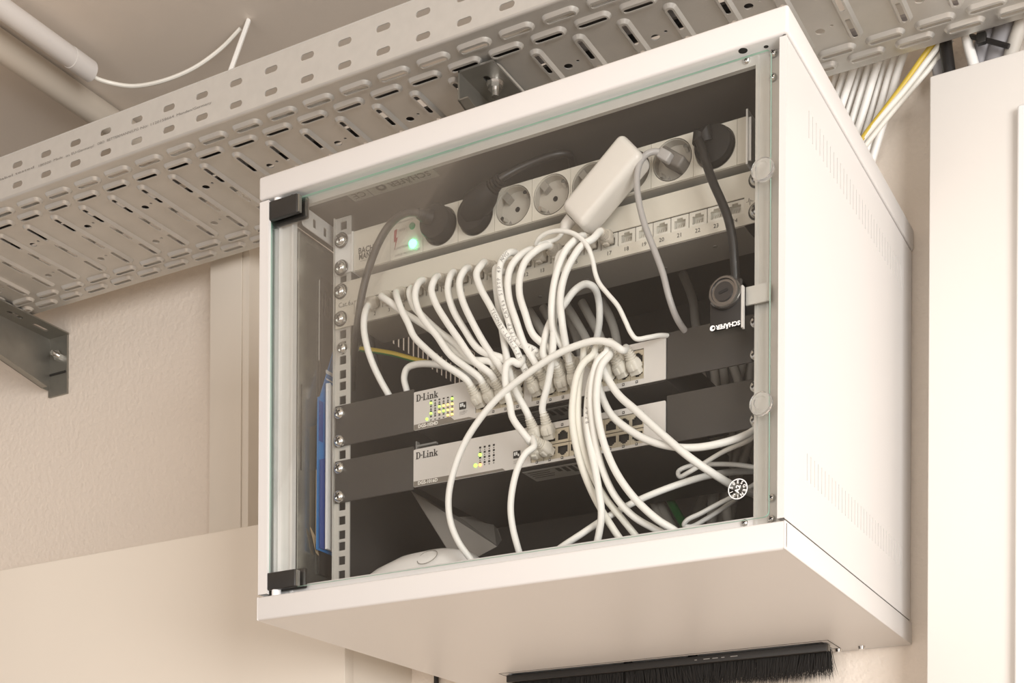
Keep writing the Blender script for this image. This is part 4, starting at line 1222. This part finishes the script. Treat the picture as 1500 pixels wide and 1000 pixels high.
for i, (a0, b0, c0) in enumerate(lst):
    rear('grey cable in the bundle standing at the right rear of the cabinet', [(*a0, .30 + .012 * i), (*b0, .295 + .012 * i), (*c0, .29 + .012 * i)], .0058)
lst = [((1025, 540), (1032, 565), (1040, 590)), ((1045, 535), (1048, 560), (1046, 590)), ((1072, 530), (1082, 560), (1088, 590)), ((1090, 520), (1082, 555), (1076, 590)), ((1100, 520), (1098, 555), (1104, 590)), ((1058, 530), (1062, 560), (1058, 590))]
for i, (a0, b0, c0) in enumerate(lst):
    rear('grey cable glimpsed in the gap between the switches, ' + ORD0[[0, 1, 3, 4, 5, 2][i]] + ' from the left', [(*a0, .25 + .012 * i), (*b0, .25 + .012 * i), (*c0, .25 + .012 * i)], .0050)
lst = [((775, 455), (788, 475), (803, 502), (812, 540)), ((795, 450), (808, 472), (826, 505), (838, 540)), ((830, 448), (846, 474), (860, 500), (872, 540)), ((852, 442), (866, 468), (880, 496), (888, 540)), ((880, 440), (894, 466), (902, 492), (908, 540)), ((815, 440), (835, 470), (846, 500), (855, 540))]
for i, q in enumerate(lst):
    rear('grey installation cable fanning down behind the patch panel, ' + ORD0[[0, 1, 3, 4, 5, 2][i]] + ' from the left', [(*p, .175 + .006 * i) for p in q], .0048, group='installation cables behind the patch panel')
rear('pale cable hanging at the right rear below the patch panel', [(1000, 400, .30), (1015, 440, .30), (1020, 480, .30), (1035, 520, .30)], .005)
rear('dark cable hanging at the left rear behind the rack rail', [(535, 440, .12), (540, 480, .13), (548, 520, .14), (560, 560, .15), (575, 610, .16)], .0045, 'cable_black')
# loose short grey cable and earth wire on the left
rear('short white cable bent like a hook above the upper switch', [(600, 598, .085), (596, 573, .074), (592, 554, .070), (596, 540, .070), (608, 534, .070), (632, 533, .072), (656, 538, .078), (680, 548, .09), (705, 562, .11)], .0036, 'cable_white', 'patch_cable', 'patch cables')
ew = obj('earth_wire', MB().tube(catmull([at(*q) for q in ((528, 511, .090), (545, 513, .092), (575, 518, .095), (605, 526, .100), (635, 533, .105), (690, 548, .12), (740, 566, .14))], 6), .0030, n=10), ['yellow_wire', 'green_wire'])
for p in ew.data.polygons:
    if p.normal.z < -.35: p.material_index = 1
tag(ew, 'yellow and green earth wire running right from the left rack rail', 'earth wire')
q = at(525, 511, .090)
obj('cable_lug', MB().box(q.x - .005, q.x + .004, .0885, .0915, q.z - .0035, q.z + .0035, .0008), 'screw_steel', ew)

# ================================================================== LOOSE THINGS IN THE CABINET
# white router lying on the cabinet floor
rt = empty('wifi_router', (.17, .10, LIPB))
cx_, cy_ = .160, .088
mb = MB(); loops = []; n = 48
def sup(a, rx, ry): return (rx * math.copysign(abs(math.cos(a)) ** .85, math.cos(a)), ry * math.copysign(abs(math.sin(a)) ** .85, math.sin(a)))
bz = LIPB - .0004
for rx, ry, z, ox in ((.078, .044, 0, 0), (.082, .048, .008, 0), (.080, .047, .018, .002), (.066, .041, .030, .010), (.046, .031, .0405, .018), (.022, .016, .0465, .024), (.003, .002, .048, .027)):
    loops.append([(cx_ + ox + sup(2 * math.pi * j / n, rx, ry)[0], cy_ + sup(2 * math.pi * j / n, rx, ry)[1], bz + z) for j in range(n)])
mb.loft(loops, cap0=True, cap1=True)
obj('shell', mb, 'router_white', rt, ang=60)
obj('badge', MB().mesh(plate([circ(0, 0, .012, 30), circ(0, 0, .0112, 30)], .0004), Matrix.Translation((cx_ + .030, cy_ - .0385, bz + .0318)) @ Matrix.Rotation(math.radians(50), 4, 'X')), 'label_silver', rt)
tag(rt, 'white curved router lying on the cabinet floor behind the door', 'router')
# grey folded sheet leaning below the lower switch
pA, pB, pC, pD = at(603, 719, .145), at(672, 757, .175), at(728, 800, .175), at(672, 830, .145)
pE, pF = at(722, 754, .235), at(735, 790, .235)
fs = empty('folded_sheet', ((pA.x + pC.x) / 2, .17, LIPB))
nrm = (pB - pA).cross(pD - pA).normalized() * .0012
obj('panel', MB().add([pA, pB, pC, pD] + [q + nrm for q in (pA, pB, pC, pD)], [(0, 1, 2, 3), (7, 6, 5, 4), (0, 4, 5, 1), (1, 5, 6, 2), (2, 6, 7, 3), (3, 7, 4, 0)]), 'sheet_grey', fs, sm=False)
nrm2 = (pE - pB).cross(pC - pB).normalized() * .0012
obj('flap', MB().add([pB, pE, pF, pC] + [q + nrm2 for q in (pB, pE, pF, pC)], [(0, 1, 2, 3), (7, 6, 5, 4), (0, 4, 5, 1), (1, 5, 6, 2), (2, 6, 7, 3), (3, 7, 4, 0)]), 'sheet_grey', fs, sm=False)
tag(fs, 'grey folded metal sheet standing on the cabinet floor behind the router', 'metal sheet')
# rolled black cable on the floor at the right rear
pts = []
for j in range(41):
    a = math.pi * 2 * j / 20
    pts.append((.455 + .060 * math.cos(a), .26 + .055 * math.sin(a), LIPB + .008 + j * .0004))
tag(obj('cable_coil', MB().tube(catmull(pts, 3), .0055, n=10), 'cable_black'), 'coiled black cable on the cabinet floor at the right rear', 'cable coil')
# leaflets standing between the side plate and the rail
def sheet(name, label, m, x, th_, y0, y1, z0, z1, ztop1, lean=0.0, cat='leaflet', round_=0):
    prof = [(y0, z0), (y1, z0), (y1, ztop1), (y0 + .004, z1), (y0, z1 - .002)]
    me = plate([prof], th_)
    M = Matrix.Translation((x, 0, z0)) @ Matrix.Rotation(lean, 4, 'Y') @ Matrix.Translation((0, 0, -z0)) @ PYZ(0)
    o = obj(name, MB().mesh(me, M), m, sm=False); tag(o, label, cat, 'papers stored beside the left rack rail'); return o
BZ = .084
sl_ = sheet('cardboard_sleeve', 'brown cardboard sleeve among the papers left of the rack rail', 'cardboard', .0410, .0010, .0520, .074, BZ + .008, .176, .176, cat='sleeve')
obj('torn_flap', MB().add([(.0398, .043, BZ + .024), (.0398, .052, BZ + .016), (.0402, .058, BZ - .004), (.0402, .053, BZ - .002), (.0404, .043, BZ + .024), (.0404, .052, BZ + .016), (.0408, .058, BZ - .004), (.0408, .053, BZ - .002)], [(0, 1, 2, 3), (7, 6, 5, 4), (0, 4, 5, 1), (1, 5, 6, 2), (2, 6, 7, 3), (3, 7, 4, 0)]), 'cardboard', sl_, sm=False)
sheet('leaflet', 'tall pale grey leaflet edge between the cardboard and the blue leaflet', 'label_silver', .0428, .0008, .0530, .074, BZ + .006, .225, .235)
bl = sheet('leaflet', 'tall blue printed leaflet with a pointed top beside the left rack rail', 'paper_blue', .0446, .0012, .0485, .0770, BZ, .255, .315, lean=.004)
for k, (z, hh) in enumerate(((.284, .004), (.277, .0018), (.272, .0018), (.267, .0018), (.262, .0018))):
    obj('print', MB().box(.0461, .0463, .0620 + .0008 * k, .0740, z, z + hh), 'print_white', bl, sm=False)
obj('photo_print', MB().box(.0458, .0459, .0500, .058, .205, .250), 'paper_navy', bl, sm=False)
sheet('booklet', 'navy blue booklet standing in front of the blue leaflet', 'paper_navy', .0472, .0010, .0510, .060, BZ + .002, .186, .188, cat='booklet')
sheet('booklet', 'white booklet standing nearest to the left rack rail', 'paper_white', .0512, .0030, .0575, .0745, BZ + .002, .272, .262, cat='booklet')

# ================================================================== CABLES ON THE WALL AT THE RIGHT
def wallc(label, pts, r, m, name='wall_cable', group='cables dropping from the tray to the cabinet'):
    o = obj(name, MB().tube(catmull([at(*q) for q in pts], 6), r, n=10), m); tag(o, label, 'cable', group)
WY = .446
ORD = ('first', 'second', 'third', 'fourth', 'fifth', 'sixth', 'seventh', 'eighth', 'ninth')
for i in range(9):
    u = 1218 + i * 11.5
    dx = -34 - i * 2.0
    wallc('white cable dropping from the tray behind the cabinet, ' + ORD[i] + ' from the left', [(u + 22, 60, WY - .012 * (i % 3)), (u + 8, 108 - i * 1.5, WY - .006 * (i % 3)), (u - 10, 160, WY + .002 - .006 * (i % 3)), (u - 40, 260, WY + .003)], .0046 if i % 3 else .0038, 'cable_white')
wallc('yellow-green earth wire crossing the wall right of the cabinet', [(1378, 50, .410), (1356, 78, .410), (1330, 115, .411), (1300, 155, .412), (1262, 205, .414), (1240, 245, .418)], .0033, 'yellow_wire', 'earth_wire')
wallc('upper cream cable running diagonally beside the yellow wire', [(1388, 50, .412), (1362, 84, .412), (1330, 126, .412), (1290, 172, .413), (1245, 226, .416)], .0036, 'cable_cream')
wallc('lower cream cable running diagonally beside the yellow wire', [(1394, 58, .420), (1368, 92, .422), (1340, 125, .423), (1300, 172, .424), (1250, 236, .426)], .0034, 'cable_cream')
wallc('short white cable end showing below the yellow wire', [(1292, 150, .452), (1284, 172, .4535), (1270, 210, .4545), (1255, 250, .4545)], .0042, 'cable_white')
wallc('grey conduit entering the distribution cabinet beside a black cable', [(1366, 40, .425), (1372, 80, .428), (1380, 120, .43), (1386, 170, .44)], .0085, 'tube_grey', 'wall_conduit')
wallc('black flat cable entering the distribution cabinet from the tray', [(1382, 40, .412), (1387, 80, .413), (1392, 120, .415), (1396, 170, .43)], .0072, 'cable_black')
wallc('white cable entering the distribution cabinet left of the grey conduits', [(1412, 30, .412), (1418, 64, .410), (1428, 100, .411), (1440, 150, .415)], .0058, 'cable_white')
wallc('first grey conduit tied by a black strap behind the distribution cabinet', [(1458, 0, .425), (1446, 50, .428), (1432, 100, .43), (1420, 160, .435)], .0115, 'tube_grey', 'wall_conduit')
wallc('second grey conduit tied by a black strap behind the distribution cabinet', [(1494, -20, .42), (1476, 40, .425), (1462, 90, .428), (1446, 160, .435)], .0150, 'tube_grey', 'wall_conduit')
wallc('white cable right of the grey conduits at the picture edge', [(1510, 0, .41), (1492, 46, .412), (1478, 92, .414), (1466, 150, .42)], .0080, 'cable_grey')
tie = obj('cable_tie', MB().tube(catmull([at(*q) for q in ((1418, 52, .410), (1436, 57, .403), (1456, 62, .400), (1478, 68, .400))], 6), .0030, n=6), 'cable_black')
q = at(1438, 57, .400)
obj('tie_head', MB().box(q.x - .005, q.x + .005, q.y - .004, q.y + .003, q.z - .006, q.z + .006, .001), 'black_plastic', tie)
tag(tie, 'black cable tie around the grey conduits at upper right', 'cable tie')
# cables leaving through the brush
for (x, y, r, lbl) in ((.338, .428, .0062, 'black cable leaving the cabinet through the middle of the brush strip'), (.252, .424, .0058, 'black cable leaving the cabinet through the left gap of the brush strip')):
    tag(obj('outgoing_cable', MB().tube(catmull([(x, y, .02), (x, y, -.03), (x + .004, y + .004, -.10), (x + .004, y + .008, -.5), (x, y + .012, -1.2)], 6), r, n=10), 'cable_black'), lbl, 'cable', 'cables leaving through the brush')
p = at(638, 995, WALL - .008)
tag(obj('wall_lead', MB().tube([(p.x, WALL - .006, .05), (p.x, WALL - .006, -1.2)], .0036, n=10), 'cable_black'), 'thin black lead running down the wall below the left of the cabinet', 'cable')
